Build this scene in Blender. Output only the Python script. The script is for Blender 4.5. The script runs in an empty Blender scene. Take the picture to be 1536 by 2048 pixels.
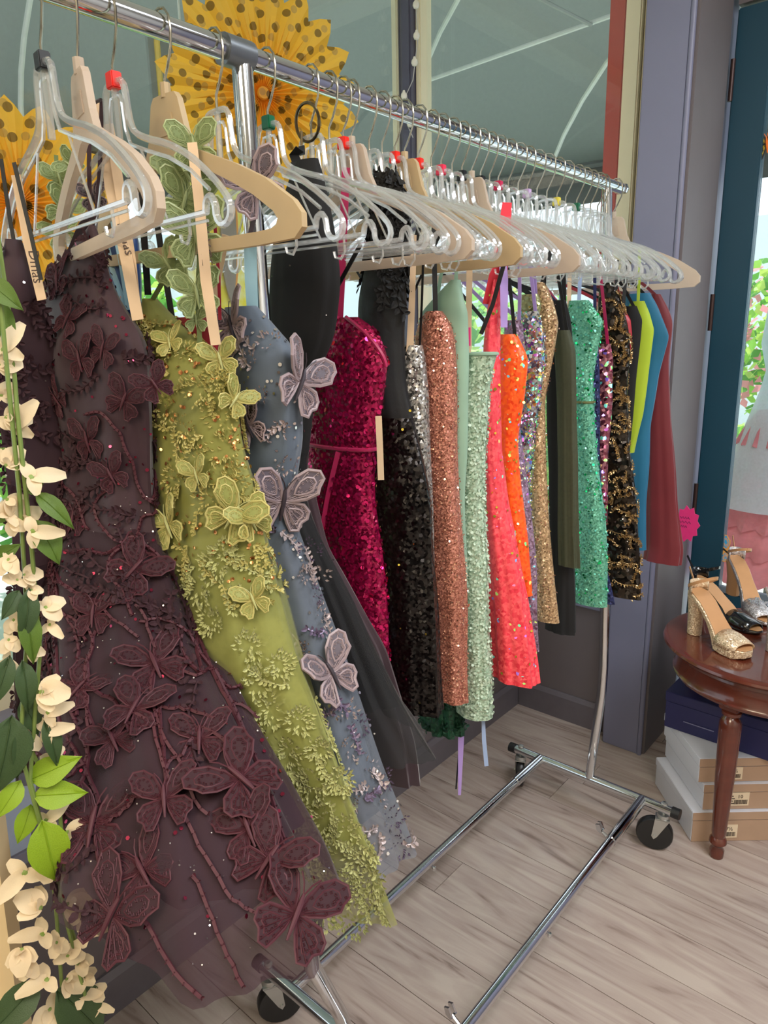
import bpy, bmesh, math, random
import numpy as np
from mathutils import Vector, Matrix, noise
from mathutils.bvhtree import BVHTree
rnd = random.Random(11)
PI = math.pi
SC = bpy.context.scene
COL = SC.collection

# ------------------------------------------------------------------ camera
CAM = Vector((0.7872, -0.6518, 1.3477))
R_ = Vector((0.75917512, 0.65056628, -0.02041229))
U_ = Vector((-0.14057863, 0.19450677, 0.97077534))
F_ = Vector((-0.63552403, 0.73411895, -0.23912042))
FPX = 1409.9
cd = bpy.data.cameras.new('camera')
cd.sensor_fit = 'HORIZONTAL'
cd.sensor_width = 36.0
cd.lens = 36.0 * FPX / 1536
cd.clip_start = 0.02
cam = bpy.data.objects.new('camera', cd)
COL.objects.link(cam)
M = Matrix.Identity(4)
for i in range(3):
    M[i][0], M[i][1], M[i][2], M[i][3] = R_[i], U_[i], -F_[i], CAM[i]
cam.matrix_world = M
SC.camera = cam

# ------------------------------------------------------------------ light
SC.view_settings.view_transform = 'Standard'
SC.view_settings.look = 'None'
SC.view_settings.gamma = 1.0
SC.view_settings.use_curve_mapping = False
SC.view_settings.exposure = 0.0
SC.cycles.transparent_max_bounces = 96
SC.cycles.max_bounces = 10
SC.cycles.sample_clamp_indirect = 6.0

W = bpy.data.worlds.new('world')
SC.world = W
W.use_nodes = True
_bg = W.node_tree.nodes['Background']
_bg.inputs[0].default_value = (0.80, 0.90, 1.0, 1)
_bg.inputs[1].default_value = 2.2

def lamp(name, kind, loc, energy, color, size=1.0, sizey=None, target=None):
    l = bpy.data.lights.new(name, kind)
    l.energy = energy
    l.color = color
    if kind == 'AREA':
        l.shape = 'RECTANGLE'
        l.size = size
        l.size_y = sizey or size
    elif kind == 'SUN':
        l.angle = size
    else:
        l.shadow_soft_size = size
    o = bpy.data.objects.new(name, l)
    COL.objects.link(o)
    o.location = loc
    if target is not None:
        o.rotation_euler = (Vector(target) - Vector(loc)).to_track_quat('-Z', 'Y').to_euler()
    return o

lamp('sun', 'SUN', (-4, 3, 6), 5.0, (1.0, 0.95, 0.85), 0.02, target=(-1.6, 1.6, 0))
lamp('overhead_fill_light', 'AREA', (1.7, -0.5, 2.62), 36, (1.0, 0.95, 0.90), 1.2, 0.6, target=(1.7, -0.5, 0))
lamp('overhead_fill_light', 'AREA', (1.4, 0.5, 2.62), 36, (0.86, 0.93, 1.0), 0.9, 0.5, target=(1.5, 0.7, 0))  # added cool fill in place of door and window daylight, no fixture here
lamp('overhead_fill_light', 'AREA', (0.6, -1.9, 2.62), 40, (1.0, 0.85, 0.62), 1.2, 0.6, target=(0.6, -1.9, 0))

# ------------------------------------------------------------------ helpers
def ray(px, py):
    return F_ + R_ * ((px - 768) / FPX) - U_ * ((py - 1024) / FPX)
def at(px, py, axis, val):
    d = ray(px, py)
    return CAM + d * ((val - CAM[axis]) / d[axis])
def at_dist(px, py, dist):
    d = ray(px, py)
    return CAM + d * (dist / math.hypot(d.x, d.y))
def rod_y(px):
    d = ray(px, 0.345 * px - 58)
    return CAM.y + d.y * (-CAM.x / d.x)

class MB:
    def __init__(s):
        s.v = []; s.f = []; s.m = []
    def add(s, vs, fs, mi=0):
        o = len(s.v)
        s.v.extend([tuple(p) for p in vs])
        s.f.extend([tuple(i + o for i in f) for f in fs])
        s.m.extend([mi] * len(fs))
        return s
    def box(s, a, b, mi=0, bev=0.0):
        x0, y0, z0 = a; x1, y1, z1 = b
        if bev <= 0:
            vs = [(x0,y0,z0),(x1,y0,z0),(x1,y1,z0),(x0,y1,z0),(x0,y0,z1),(x1,y0,z1),(x1,y1,z1),(x0,y1,z1)]
            return s.add(vs, [(0,3,2,1),(4,5,6,7),(0,1,5,4),(1,2,6,5),(2,3,7,6),(3,0,4,7)], mi)
        bm = bmesh.new()
        bmesh.ops.create_cube(bm, size=1)
        for v in bm.verts:
            v.co = Vector(((x0+x1)/2 + v.co.x*(x1-x0), (y0+y1)/2 + v.co.y*(y1-y0), (z0+z1)/2 + v.co.z*(z1-z0)))
        bmesh.ops.bevel(bm, geom=bm.edges[:], offset=bev, segments=2, affect='EDGES')
        bm.verts.index_update()
        s.add([v.co.copy() for v in bm.verts], [[v.index for v in f.verts] for f in bm.faces], mi)
        bm.free()
        return s
    def tube(s, pts, r, n=8, mi=0, closed=False, cap=True, sx=1.0, ref=None):
        pts = [Vector(p) for p in pts]
        N = len(pts)
        rs = r if isinstance(r, (list, tuple)) else [r] * N
        T = []
        for i in range(N):
            a = pts[i - 1] if (i > 0 or closed) else pts[i]
            b = pts[(i + 1) % N] if (i < N - 1 or closed) else pts[i]
            t = (b - a)
            T.append(t.normalized() if t.length > 1e-9 else Vector((0, 0, 1)))
        u = Vector(ref) if ref is not None else (Vector((0, 0, 1)) if abs(T[0].z) < 0.9 else Vector((1, 0, 0)))
        vs = []
        for i in range(N):
            u = (Vector(ref) if ref is not None else u)
            u = u - T[i] * u.dot(T[i])
            if u.length < 1e-6:
                u = T[i].orthogonal()
            u.normalize()
            w = T[i].cross(u)
            for k in range(n):
                a = 2 * PI * k / n
                vs.append(pts[i] + (u * math.cos(a) * sx + w * math.sin(a)) * rs[i])
        fs = []
        for i in range(N if closed else N - 1):
            j = (i + 1) % N
            for k in range(n):
                k2 = (k + 1) % n
                fs.append((i*n + k, i*n + k2, j*n + k2, j*n + k))
        if cap and not closed:
            fs.append(tuple(range(n))[::-1])
            fs.append(tuple((N-1)*n + k for k in range(n)))
        return s.add(vs, fs, mi)
    def strap(s, pts, w, wd=(1, 0, 0), t=0.0012, mi=0):
        """flat ribbon of width w, thickness t, width direction wd"""
        pts = [Vector(p) for p in pts]
        N = len(pts)
        vs = []
        for i in range(N):
            a = pts[max(i-1, 0)]; b = pts[min(i+1, N-1)]
            T = (b - a).normalized()
            u = Vector(wd); u = (u - T*u.dot(T))
            u = u.normalized() if u.length > 1e-5 else T.orthogonal().normalized()
            n = T.cross(u)
            ww = w[i] if isinstance(w, (list, tuple)) else w
            for (p, q) in ((-.5, -.5), (.5, -.5), (.5, .5), (-.5, .5)):
                vs.append(pts[i] + u*ww*p + n*t*q)
        fs = [(0, 3, 2, 1), tuple((N-1)*4 + k for k in range(4))]
        for i in range(N-1):
            for k in range(4):
                k2 = (k+1) % 4
                fs.append((i*4+k, i*4+k2, i*4+4+k2, i*4+4+k))
        return s.add(vs, fs, mi)
    def lathe(s, prof, n=24, mi=0, c=(0, 0, 0), cap=True):
        vs = []; fs = []
        for (r, z) in prof:
            for k in range(n):
                a = 2*PI*k/n
                vs.append((c[0] + r*math.cos(a), c[1] + r*math.sin(a), c[2] + z))
        for i in range(len(prof)-1):
            for k in range(n):
                k2 = (k+1) % n
                fs.append((i*n+k, i*n+k2, (i+1)*n+k2, (i+1)*n+k))
        if cap:
            fs.append(tuple(range(n))[::-1]); fs.append(tuple((len(prof)-1)*n+k for k in range(n)))
        return s.add(vs, fs, mi)
    def prism(s, poly, d0, d1, plane='xz', mi=0):
        """extrude a 2D polygon between d0 and d1 along the missing axis"""
        n = len(poly)
        def P(p, d):
            if plane == 'xz': return (p[0], d, p[1])
            if plane == 'xy': return (p[0], p[1], d)
            return (d, p[0], p[1])
        vs = [P(p, d0) for p in poly] + [P(p, d1) for p in poly]
        fs = [tuple(range(n)), tuple(range(2*n-1, n-1, -1))]
        fs += [(k, n+k, n+(k+1) % n, (k+1) % n) for k in range(n)]
        return s.add(vs, fs, mi)
    def ring(s, outer, inner, d0, d1, mi=0):
        """flat ring between matched outlines (xz), thickness along y"""
        n = len(outer)
        vs = [(p[0], d0, p[1]) for p in outer] + [(p[0], d0, p[1]) for p in inner]
        vs += [(p[0], d1, p[1]) for p in outer] + [(p[0], d1, p[1]) for p in inner]
        fs = []
        for k in range(n):
            j = (k+1) % n
            fs += [(k, j, n+j, n+k), (2*n+k, 3*n+k, 3*n+j, 2*n+j), (k, 2*n+k, 2*n+j, j), (n+k, n+j, 3*n+j, 3*n+k)]
        return s.add(vs, fs, mi)
    def xform(s, mat):
        s.v = [tuple(mat @ Vector(p)) for p in s.v]
        return s
    def mesh(s, name, mats, smooth=True, fix=False):
        me = bpy.data.meshes.new(name)
        me.from_pydata(s.v, [], s.f)
        if not isinstance(mats, (list, tuple)): mats = [mats]
        for m in mats: me.materials.append(m)
        if len(mats) > 1:
            me.polygons.foreach_set('material_index', s.m)
        if smooth:
            me.polygons.foreach_set('use_smooth', [True]*len(me.polygons))
            try: me.set_sharp_from_angle(angle=math.radians(42))
            except Exception: pass
        if fix:
            bm = bmesh.new(); bm.from_mesh(me)
            bmesh.ops.recalc_face_normals(bm, faces=bm.faces[:]); bm.to_mesh(me); bm.free()
        me.update()
        return me
    def build(s, name, mats, parent=None, smooth=True, label=None, kind=None, world=True, fix=True):
        me = s.mesh(name, mats, smooth, fix)
        return link(name, me, parent, label, kind, world)

def link(name, me, parent=None, label=None, kind=None, world=True):
    o = bpy.data.objects.new(name, me)
    COL.objects.link(o)
    if parent is not None:
        o.parent = parent
        if world:      # vertices were written in world coordinates
            o.matrix_parent_inverse = WM[parent.name].inverted()
    WM[o.name] = Matrix.Identity(4) if world else None
    if label: o['label'] = label
    if kind: o['kind'] = kind
    return o
WM = {}

def thing(name, label, cat, loc=(0, 0, 0), group=None):
    o = bpy.data.objects.new(name, None)
    COL.objects.link(o)
    o.empty_display_size = 0.05
    o.location = loc
    o['label'] = label; o['category'] = cat
    if group: o['group'] = group
    WM[o.name] = Matrix.Translation(Vector(loc))
    return o
def tag(o, label, cat, group=None):
    o['label'] = label; o['category'] = cat
    if group: o['group'] = group
    return o

# ------------------------------------------------------------------ materials
def lin(c):
    """sRGB 0-255 to linear"""
    out = []
    for v in c:
        v /= 255.0
        out.append(v/12.92 if v <= 0.04045 else ((v+0.055)/1.055)**2.4)
    return (*out, 1.0)
def nt(name):
    m = bpy.data.materials.new(name); m.use_nodes = True
    t = m.node_tree
    return m, t, t.nodes['Principled BSDF'], t.nodes['Material Output']
def N(t, kind, **kw):
    n = t.nodes.new(kind)
    for k, v in kw.items():
        if k.startswith('i_'):
            n.inputs[k[2:].replace('_', ' ')].default_value = v
        else:
            setattr(n, k, v)
    return n
def plain(name, rgb, rough=0.5, metal=0.0, var=0.12, scale=30.0, bump=0.0, spec=None, sheen=0.0, coat=0.0, trans=0.0):
    m, t, p, out = nt(name)
    c = lin(rgb)
    tc = N(t, 'ShaderNodeTexCoord')
    nz = N(t, 'ShaderNodeTexNoise', i_Scale=scale, i_Detail=4.0)
    t.links.new(tc.outputs['Object'], nz.inputs['Vector'])
    mx = N(t, 'ShaderNodeMix', data_type='RGBA')
    mx.inputs[6].default_value = tuple(v*(1-var) for v in c[:3]) + (1,)
    mx.inputs[7].default_value = tuple(min(1, v*(1+var)) for v in c[:3]) + (1,)
    t.links.new(nz.outputs['Fac'], mx.inputs[0])
    t.links.new(mx.outputs[2], p.inputs['Base Color'])
    p.inputs['Roughness'].default_value = rough
    p.inputs['Metallic'].default_value = metal
    if sheen: p.inputs['Sheen Weight'].default_value = sheen
    if coat: p.inputs['Coat Weight'].default_value = coat
    if bump:
        b = N(t, 'ShaderNodeBump', i_Strength=bump, i_Distance=0.002)
        t.links.new(nz.outputs['Fac'], b.inputs['Height'])
        t.links.new(b.outputs['Normal'], p.inputs['Normal'])
    if trans:
        tr = N(t, 'ShaderNodeBsdfTranslucent')
        t.links.new(mx.outputs[2], tr.inputs['Color'])
        ms = N(t, 'ShaderNodeMixShader'); ms.inputs[0].default_value = trans
        t.links.new(p.outputs[0], ms.inputs[1]); t.links.new(tr.outputs[0], ms.inputs[2])
        t.links.new(ms.outputs[0], out.inputs['Surface'])
    return m
def alpha_wrap(m, fac, noise_scale=None, lo=0.0):
    """mix the material with a transparent shader: sheer cloth, fac = opacity"""
    t = m.node_tree
    out = t.nodes['Material Output']
    src = out.inputs['Surface'].links[0].from_socket
    tr = N(t, 'ShaderNodeBsdfTransparent')
    ms = N(t, 'ShaderNodeMixShader'); ms.inputs[0].default_value = fac
    t.links.new(tr.outputs[0], ms.inputs[1]); t.links.new(src, ms.inputs[2])
    t.links.new(ms.outputs[0], out.inputs['Surface'])
    return m
def satin(name, rgb, rough=0.45, trans=0.0, var=0.1):
    return plain(name, rgb, rough=rough, var=var, scale=18, sheen=0.25, bump=0.12, trans=trans)
def tulle(name, rgb, op, trans=0.25):
    return alpha_wrap(plain(name, rgb, rough=0.75, var=0.15, scale=120, sheen=0.3, trans=trans), op)
def sequin(name, rgb, rgb2=None, scale=230.0, tilt=0.9, metal=0.75, rough=0.28, rainbow=0.0, base=None, fill=1.0):
    """cloth covered in tiny shiny discs: every Voronoi cell has its own tilt and tone"""
    m, t, p, out = nt(name)
    tc = N(t, 'ShaderNodeTexCoord')
    vo = N(t, 'ShaderNodeTexVoronoi', i_Scale=scale)
    t.links.new(tc.outputs['Object'], vo.inputs['Vector'])
    sub = N(t, 'ShaderNodeVectorMath', operation='SUBTRACT'); sub.inputs[1].default_value = (.5, .5, .5)
    t.links.new(vo.outputs['Color'], sub.inputs[0])
    sc = N(t, 'ShaderNodeVectorMath', operation='SCALE'); sc.inputs['Scale'].default_value = tilt
    t.links.new(sub.outputs[0], sc.inputs[0])
    g = N(t, 'ShaderNodeNewGeometry')
    ad = N(t, 'ShaderNodeVectorMath', operation='ADD')
    t.links.new(g.outputs['Normal'], ad.inputs[0]); t.links.new(sc.outputs[0], ad.inputs[1])
    no = N(t, 'ShaderNodeVectorMath', operation='NORMALIZE')
    t.links.new(ad.outputs[0], no.inputs[0]); t.links.new(no.outputs[0], p.inputs['Normal'])
    sep = N(t, 'ShaderNodeSeparateColor'); t.links.new(vo.outputs['Color'], sep.inputs[0])
    mx = N(t, 'ShaderNodeMix', data_type='RGBA')
    c1 = lin(rgb); c2 = lin(rgb2 or tuple(min(255, v*1.35 + 12) for v in rgb))
    mx.inputs[6].default_value = c1; mx.inputs[7].default_value = c2
    t.links.new(sep.outputs[0], mx.inputs[0])
    last = mx.outputs[2]
    if rainbow:
        hs = N(t, 'ShaderNodeCombineColor', mode='HSV'); hs.inputs[1].default_value = 0.75; hs.inputs[2].default_value = 0.9
        t.links.new(sep.outputs[1], hs.inputs[0])
        th = N(t, 'ShaderNodeMath', operation='GREATER_THAN'); th.inputs[1].default_value = 1 - rainbow
        t.links.new(sep.outputs[2], th.inputs[0])
        m2 = N(t, 'ShaderNodeMix', data_type='RGBA')
        t.links.new(th.outputs[0], m2.inputs[0]); t.links.new(last, m2.inputs[6]); t.links.new(hs.outputs[0], m2.inputs[7])
        last = m2.outputs[2]
    t.links.new(last, p.inputs['Base Color'])
    p.inputs['Metallic'].default_value = metal
    p.inputs['Roughness'].default_value = rough
    return m
def clear(name, tint=(1, 1, 1), body=0.10, rough=0.06, lo=0.10, hi=0.75):
    """clear plastic / glass as a thin wall: see-through with a fresnel gloss"""
    m = bpy.data.materials.new(name); m.use_nodes = True
    t = m.node_tree; t.nodes.remove(t.nodes['Principled BSDF']); out = t.nodes['Material Output']
    tr = N(t, 'ShaderNodeBsdfTransparent'); tr.inputs[0].default_value = (*tint, 1)
    dfa = N(t, 'ShaderNodeBsdfTranslucent'); dfa.inputs[0].default_value = (.92, .94, .94, 1)
    dfb = N(t, 'ShaderNodeBsdfDiffuse'); dfb.inputs[0].default_value = (.92, .94, .94, 1)
    df = N(t, 'ShaderNodeMixShader'); df.inputs[0].default_value = 0.5
    t.links.new(dfa.outputs[0], df.inputs[1]); t.links.new(dfb.outputs[0], df.inputs[2])
    m1 = N(t, 'ShaderNodeMixShader'); m1.inputs[0].default_value = body
    t.links.new(tr.outputs[0], m1.inputs[1]); t.links.new(df.outputs[0], m1.inputs[2])
    gl = N(t, 'ShaderNodeBsdfGlossy'); gl.inputs['Roughness'].default_value = rough
    lw = N(t, 'ShaderNodeLayerWeight'); lw.inputs[0].default_value = 0.35
    mr = N(t, 'ShaderNodeMapRange'); mr.inputs[3].default_value = lo; mr.inputs[4].default_value = hi
    t.links.new(lw.outputs['Facing'], mr.inputs[0])
    m2 = N(t, 'ShaderNodeMixShader')
    t.links.new(mr.outputs[0], m2.inputs[0]); t.links.new(m1.outputs[0], m2.inputs[1]); t.links.new(gl.outputs[0], m2.inputs[2])
    t.links.new(m2.outputs[0], out.inputs['Surface'])
    return m

CHROME = plain('chrome', (215, 218, 222), 0.10, 1.0, 0.03)
STEEL = plain('hook_steel', (170, 165, 150), 0.22, 1.0, 0.05)
BLACKP = plain('black_plastic', (24, 24, 26), 0.45)
RUBBER = plain('wheel_black', (26, 27, 28), 0.35)
CLEAR = clear('clear_plastic', body=0.30, rough=0.10, lo=0.16, hi=0.72)  # white body mixed in to imitate bright highlight lines on the plastic
GLASS = clear('window_glass', (0.97, 0.985, 0.98), body=0.02, rough=0.0, lo=0.02, hi=0.25)  # faint white body paints haze over the view outside
CREAMP = plain('cream_plastic', (214, 190, 150), 0.42, var=0.05, trans=0.35)
WHITEP = alpha_wrap(plain('milky_plastic', (224, 206, 188), 0.42, var=0.05, trans=0.4), 0.82)
WALLM = plain('mauve_grey_paint', (120, 120, 142), 0.42, var=0.06, scale=8, bump=0.05)
WALLD = plain('dark_grey_paint', (108, 100, 102), 0.5, var=0.08, scale=8, bump=0.05)
CREAMW = plain('cream_paint', (236, 226, 196), 0.5, var=0.05, scale=14)
TEAL = plain('teal_paint', (20, 64, 82), 0.4, var=0.10, scale=6, bump=0.08)
WHITEW = plain('white_paint', (226, 222, 214), 0.6, var=0.04)
REDW = plain('red_paint', (196, 62, 52), 0.5, var=0.08)
BOXM = {}

# ------------------------------------------------------------------ room shell
def struct(name, mb, mats, smooth=False):
    o = mb.build(name, mats, None, smooth, kind='structure')
    return o
# floor: pale wood-look boards running along x
def plank_mat():
    m, t, p, out = nt('floor_board')
    tc = N(t, 'ShaderNodeTexCoord'); oi = N(t, 'ShaderNodeObjectInfo')
    mp = N(t, 'ShaderNodeMapping'); mp.inputs['Scale'].default_value = (1.3, 11, 1)
    cx = N(t, 'ShaderNodeCombineXYZ')
    mu = N(t, 'ShaderNodeMath', operation='MULTIPLY'); mu.inputs[1].default_value = 37.0
    t.links.new(oi.outputs['Random'], mu.inputs[0]); t.links.new(mu.outputs[0], cx.inputs[0]); t.links.new(mu.outputs[0], cx.inputs[1])
    t.links.new(tc.outputs['Object'], mp.inputs['Vector']); t.links.new(cx.outputs[0], mp.inputs['Location'])
    nz = N(t, 'ShaderNodeTexNoise', i_Scale=1.7, i_Detail=6.0, i_Roughness=0.55, i_Distortion=1.8)
    t.links.new(mp.outputs[0], nz.inputs['Vector'])
    rp = N(t, 'ShaderNodeValToRGB')
    e = rp.color_ramp.elements
    e[0].position = 0.30; e[0].color = lin((130, 113, 105))
    e[1].position = 0.66; e[1].color = lin((180, 166, 156))
    k = e.new(0.42); k.color = lin((162, 145, 137))
    t.links.new(nz.outputs['Fac'], rp.inputs[0])
    hs = N(t, 'ShaderNodeHueSaturation')
    mr = N(t, 'ShaderNodeMapRange'); mr.inputs[3].default_value = 0.90; mr.inputs[4].default_value = 1.08
    t.links.new(oi.outputs['Random'], mr.inputs[0]); t.links.new(mr.outputs[0], hs.inputs['Value'])
    t.links.new(rp.outputs[0], hs.inputs['Color']); t.links.new(hs.outputs[0], p.inputs['Base Color'])
    p.inputs['Roughness'].default_value = 0.27
    b = N(t, 'ShaderNodeBump', i_Strength=0.06, i_Distance=0.002)
    t.links.new(nz.outputs['Fac'], b.inputs['Height']); t.links.new(b.outputs['Normal'], p.inputs['Normal'])
    return m
PLANK = plank_mat()
X0, X1, Y0, Y1, ZC = -0.43, 2.9, -2.7, 1.85, 2.7
fl = struct('floor', MB().box((X0-0.2, Y0-0.1, -0.12), (X1+0.1, 2.0, -0.006)), plain('floor_base', (70, 60, 54), 0.8))
PW, PL = 0.128, 1.22
pme = MB().box((0, 0, -0.006), (PL-0.0016, PW-0.0016, 0.0), bev=0.0).mesh('floor_board', PLANK, False, True)
row = 0
y = -1.25
while y < 1.80:
    x = X0 - 0.05 - rnd.random()*PL
    while x < 2.0:
        b = link('floor_board', pme, fl, world=False); b.location = (x, y, 0)
        x += PL
    y += PW; row += 1
struct('ceiling', MB().box((X0-0.8, Y0-0.1, ZC), (X1+0.1, 1.95, ZC+0.1)), WHITEW)
struct('wall_right', MB().box((X1, Y0, 0), (X1+0.1, 1.95, ZC)), WHITEW)
struct('wall_rear', MB().box((X0-0.7, Y0-0.1, 0), (X1, Y0, ZC)), WHITEW)
# low walls under the display windows and their deep sills
struct('wall_left', MB().box((X0-0.62, Y0, 0), (X0, 1.66, 0.445)), WALLD)
struct('trim_1', MB().box((X0-0.62, Y0, 0.4455), (X0+0.018, 1.48, 0.475), bev=0.004), WALLM)
struct('wall_end', MB().box((X0, 1.50, 0), (-0.04, 1.66, 0.445)), WALLD)
struct('trim_2', MB().box((X0+0.019, 1.482, 0.4455), (-0.03, 1.66, 0.475), bev=0.004), WALLM)
bb = plain('baseboard_paint', (104, 98, 104), 0.45)
struct('baseboard_left', MB().prism([(X0+0.0005, 0), (X0+0.014, 0), (X0+0.014, 0.085), (X0+0.006, 0.10), (X0+0.0005, 0.10)], Y0, 1.485, 'xz'), bb)
struct('baseboard_end', MB().prism([(1.4995, 0), (1.486, 0), (1.486, 0.085), (1.494, 0.10), (1.4995, 0.10)], X0+0.015, -0.092, 'yz'), bb)
# mauve column between window and door, with a rounded trim bead on its edge
struct('wall_column', MB().box((-0.064, 1.44, 0), (0.056, 1.84, ZC), bev=0.003), WALLM)
struct('trim_3', MB().box((0.0565, 1.452, 0), (0.074, 1.72, ZC), bev=0.002), WALLD)
struct('trim_4', MB().tube([(0.060, 1.446, 0), (0.060, 1.446, ZC)], 0.008, 10), WALLM, True)
# street window (along y) and end window
wx = -1.0
w1 = struct('window_1', MB().box((wx-0.035, Y0, 0.475), (wx+0.035, 1.56, 0.53)).box((wx-0.035, Y0, 2.62), (wx+0.035, 1.56, ZC)), CREAMW)
MB().box((wx-0.004, Y0, 0.53), (wx+0.004, 1.56, 2.62)).build('pane', GLASS, w1)
MB().box((wx-0.035, 1.545, 0.53), (wx-0.008, 1.559, 2.62), bev=0.004).build('frame_strip', CREAMW, w1)
w2 = struct('window_2', MB().box((-0.94, 1.60, 0.4755), (-0.09, 1.66, 0.53)).box((-0.94, 1.60, 2.62), (-0.09, 1.66, ZC)), CREAMW)
MB().box((-0.94, 1.626, 0.53), (-0.20, 1.634, 2.62)).build('pane', GLASS, w2)
MB().box((-0.9605, 1.59, 0.53), (-0.938, 1.66, 2.62), bev=0.004).build('frame_strip', CREAMW, w2)
MB().box((-0.178, 1.575, 0.53), (-0.1305, 1.66, 2.62), bev=0.004).build('frame_strip', CREAMW, w2)
MB().box((-0.128, 1.59, 0.53), (-0.0645, 1.66, 2.62), bev=0.004).build('frame_strip', CREAMW, w2)
MB().box((-0.275, 1.68, 0.3), (-0.222, 1.74, 2.7), bev=0.004).build('outer_trim', REDW, w2, label='red painted outer trim')
struct('wall_post', MB().box((-1.035, 1.561, 0.475), (-0.961, 1.66, ZC), bev=0.006), plain('post_paint', (92, 92, 112), 0.45))
# door wall
dy = 1.76
struct('wall_header', MB().box((0.075, dy, 2.25), (X1, dy+0.08, ZC)), WALLD)
struct('wall_far', MB().box((1.05, dy, 0), (X1, dy+0.08, 2.25)), WALLM)
d1 = struct('door_1', MB().box((0.076, dy, 0.01), (0.172, dy+0.045, 2.24), bev=0.003), TEAL)
MB().box((0.90, dy, 0.01), (1.03, dy+0.045, 2.24), bev=0.003).build('door_stile', TEAL, d1)
MB().box((0.173, dy, 2.10), (0.899, dy+0.045, 2.24), bev=0.003).build('door_rail', TEAL, d1)
MB().box((0.173, dy, 0.01), (0.899, dy+0.045, 0.50), bev=0.003).build('door_rail', TEAL, d1)
MB().box((0.173, dy+0.018, 0.50), (0.899, dy+0.026, 2.10)).build('door_pane', GLASS, d1)
MB().box((0.173, dy-0.004, 0.50), (0.899, dy+0.016, 0.522), bev=0.002).build('glazing_bead', plain('grey_bead', (110, 122, 132), 0.4), d1)
for z in (0.75, 1.35, 2.0):
    MB().tube([(0.0755, dy-0.006, z), (0.0755, dy-0.006, z+0.11)], 0.007, 10).build('hinge', plain('hinge', (70, 52, 50), 0.4, 0.6), d1)
# ------------------------------------------------------------------ garment rack
ZR = 1.70
rack = thing('garment_rack', 'long chrome rolling garment rack packed with short party dresses', 'garment rack', (0.06, 0.55, 0))
RR = 0.0135
MB().tube([(0, -0.36, ZR), (0, 1.185, ZR)], RR, 16).build('rail', CHROME, rack)
MB().tube([(0, -0.03, ZR), (0, 0.012, ZR)], 0.0185, 16).build('rail_collar', plain('grey_collar', (120, 124, 128), 0.35, 0.8), rack)
MB().lathe([(0.002, -0.012), (0.014, -0.010), (0.018, 0), (0.014, 0.010), (0.002, 0.012)], 14).xform(Matrix.Translation((0, 1.196, ZR))).build('rail_knob', CHROME, rack)
MB().tube([(0, 0.0, ZR-0.01), (0.022, -0.012, 1.33), (0.055, -0.03, 0.80), (0.072, -0.038, 0.46), (0.074, -0.030, 0.36), (0.066, 0.035, 0.20), (0.062, 0.055, 0.13)], 0.0135, 14).build('upright', CHROME, rack)
MB().tube([(0, 1.11, ZR-0.01), (0.025, 1.10, 1.30), (0.06, 1.085, 0.80), (0.075, 1.078, 0.46), (0.076, 1.072, 0.38), (0.070, 1.052, 0.22), (0.066, 1.047, 0.13)], 0.0125, 14).build('upright', CHROME, rack)
ZF = 0.125
for fy in (0.055, 1.047):
    MB().tube([(-0.172, fy, ZF), (0.296, fy, ZF)], 0.0125, 14).build('base_foot', CHROME, rack)
    for (xa, xb) in ((-0.192, -0.171), (0.295, 0.316)):
        MB().tube([(xa, fy, ZF), (xb, fy, ZF)], 0.0145, 14).build('end_cap', BLACKP, rack)
    for cx in (-0.155, 0.275):
        m = MB()
        m.tube([(cx, fy, ZF+0.020), (cx, fy, 0.098)], 0.004, 8)
        m.lathe([(0.002, 0.004), (0.008, 0.002), (0.009, -0.002), (0.006, -0.004)], 10, c=(cx, fy, ZF+0.016))
        m.lathe([(0.015, 0.006), (0.017, 0.0), (0.015, -0.006)], 14, c=(cx, fy, 0.103))
        ca = math.radians((197 if cx > 0 else 115) if fy > .5 else 60)
        rot = Matrix.Translation((cx, fy, 0)) @ Matrix.Rotation(ca, 4, 'Z')
        fk = MB()
        fk.prism([(-0.016, 0.098), (0.020, 0.098), (0.026, 0.045), (0.020, 0.036), (0.012, 0.045)], -0.0155, -0.0130)
        fk.prism([(-0.016, 0.098), (0.020, 0.098), (0.026, 0.045), (0.020, 0.036), (0.012, 0.045)], 0.0130, 0.0155)
        fk.box((-0.016, -0.0155, 0.096), (0.020, 0.0155, 0.0995))
        fk.tube([(0.019, -0.019, 0.047), (0.019, 0.019, 0.047)], 0.004, 8)
        fk.xform(rot)
        m.add(fk.v, fk.f)
        cm = m.build('caster_bracket', plain('zinc', (190, 192, 190), 0.3, 0.9), rack, smooth=True)
        w = MB()
        prof = [(0.004, -0.010), (0.034, -0.011), (0.044, -0.0115), (0.0468, -0.008), (0.047, 0.0), (0.0468, 0.008), (0.044, 0.0115), (0.034, 0.011), (0.004, 0.010)]
        w.lathe(prof, 24)
        w.xform(rot @ Matrix.Translation((0.019, 0, 0.047)) @ Matrix.Rotation(PI/2, 4, 'X'))
        w.build('wheel', RUBBER, cm)
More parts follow.
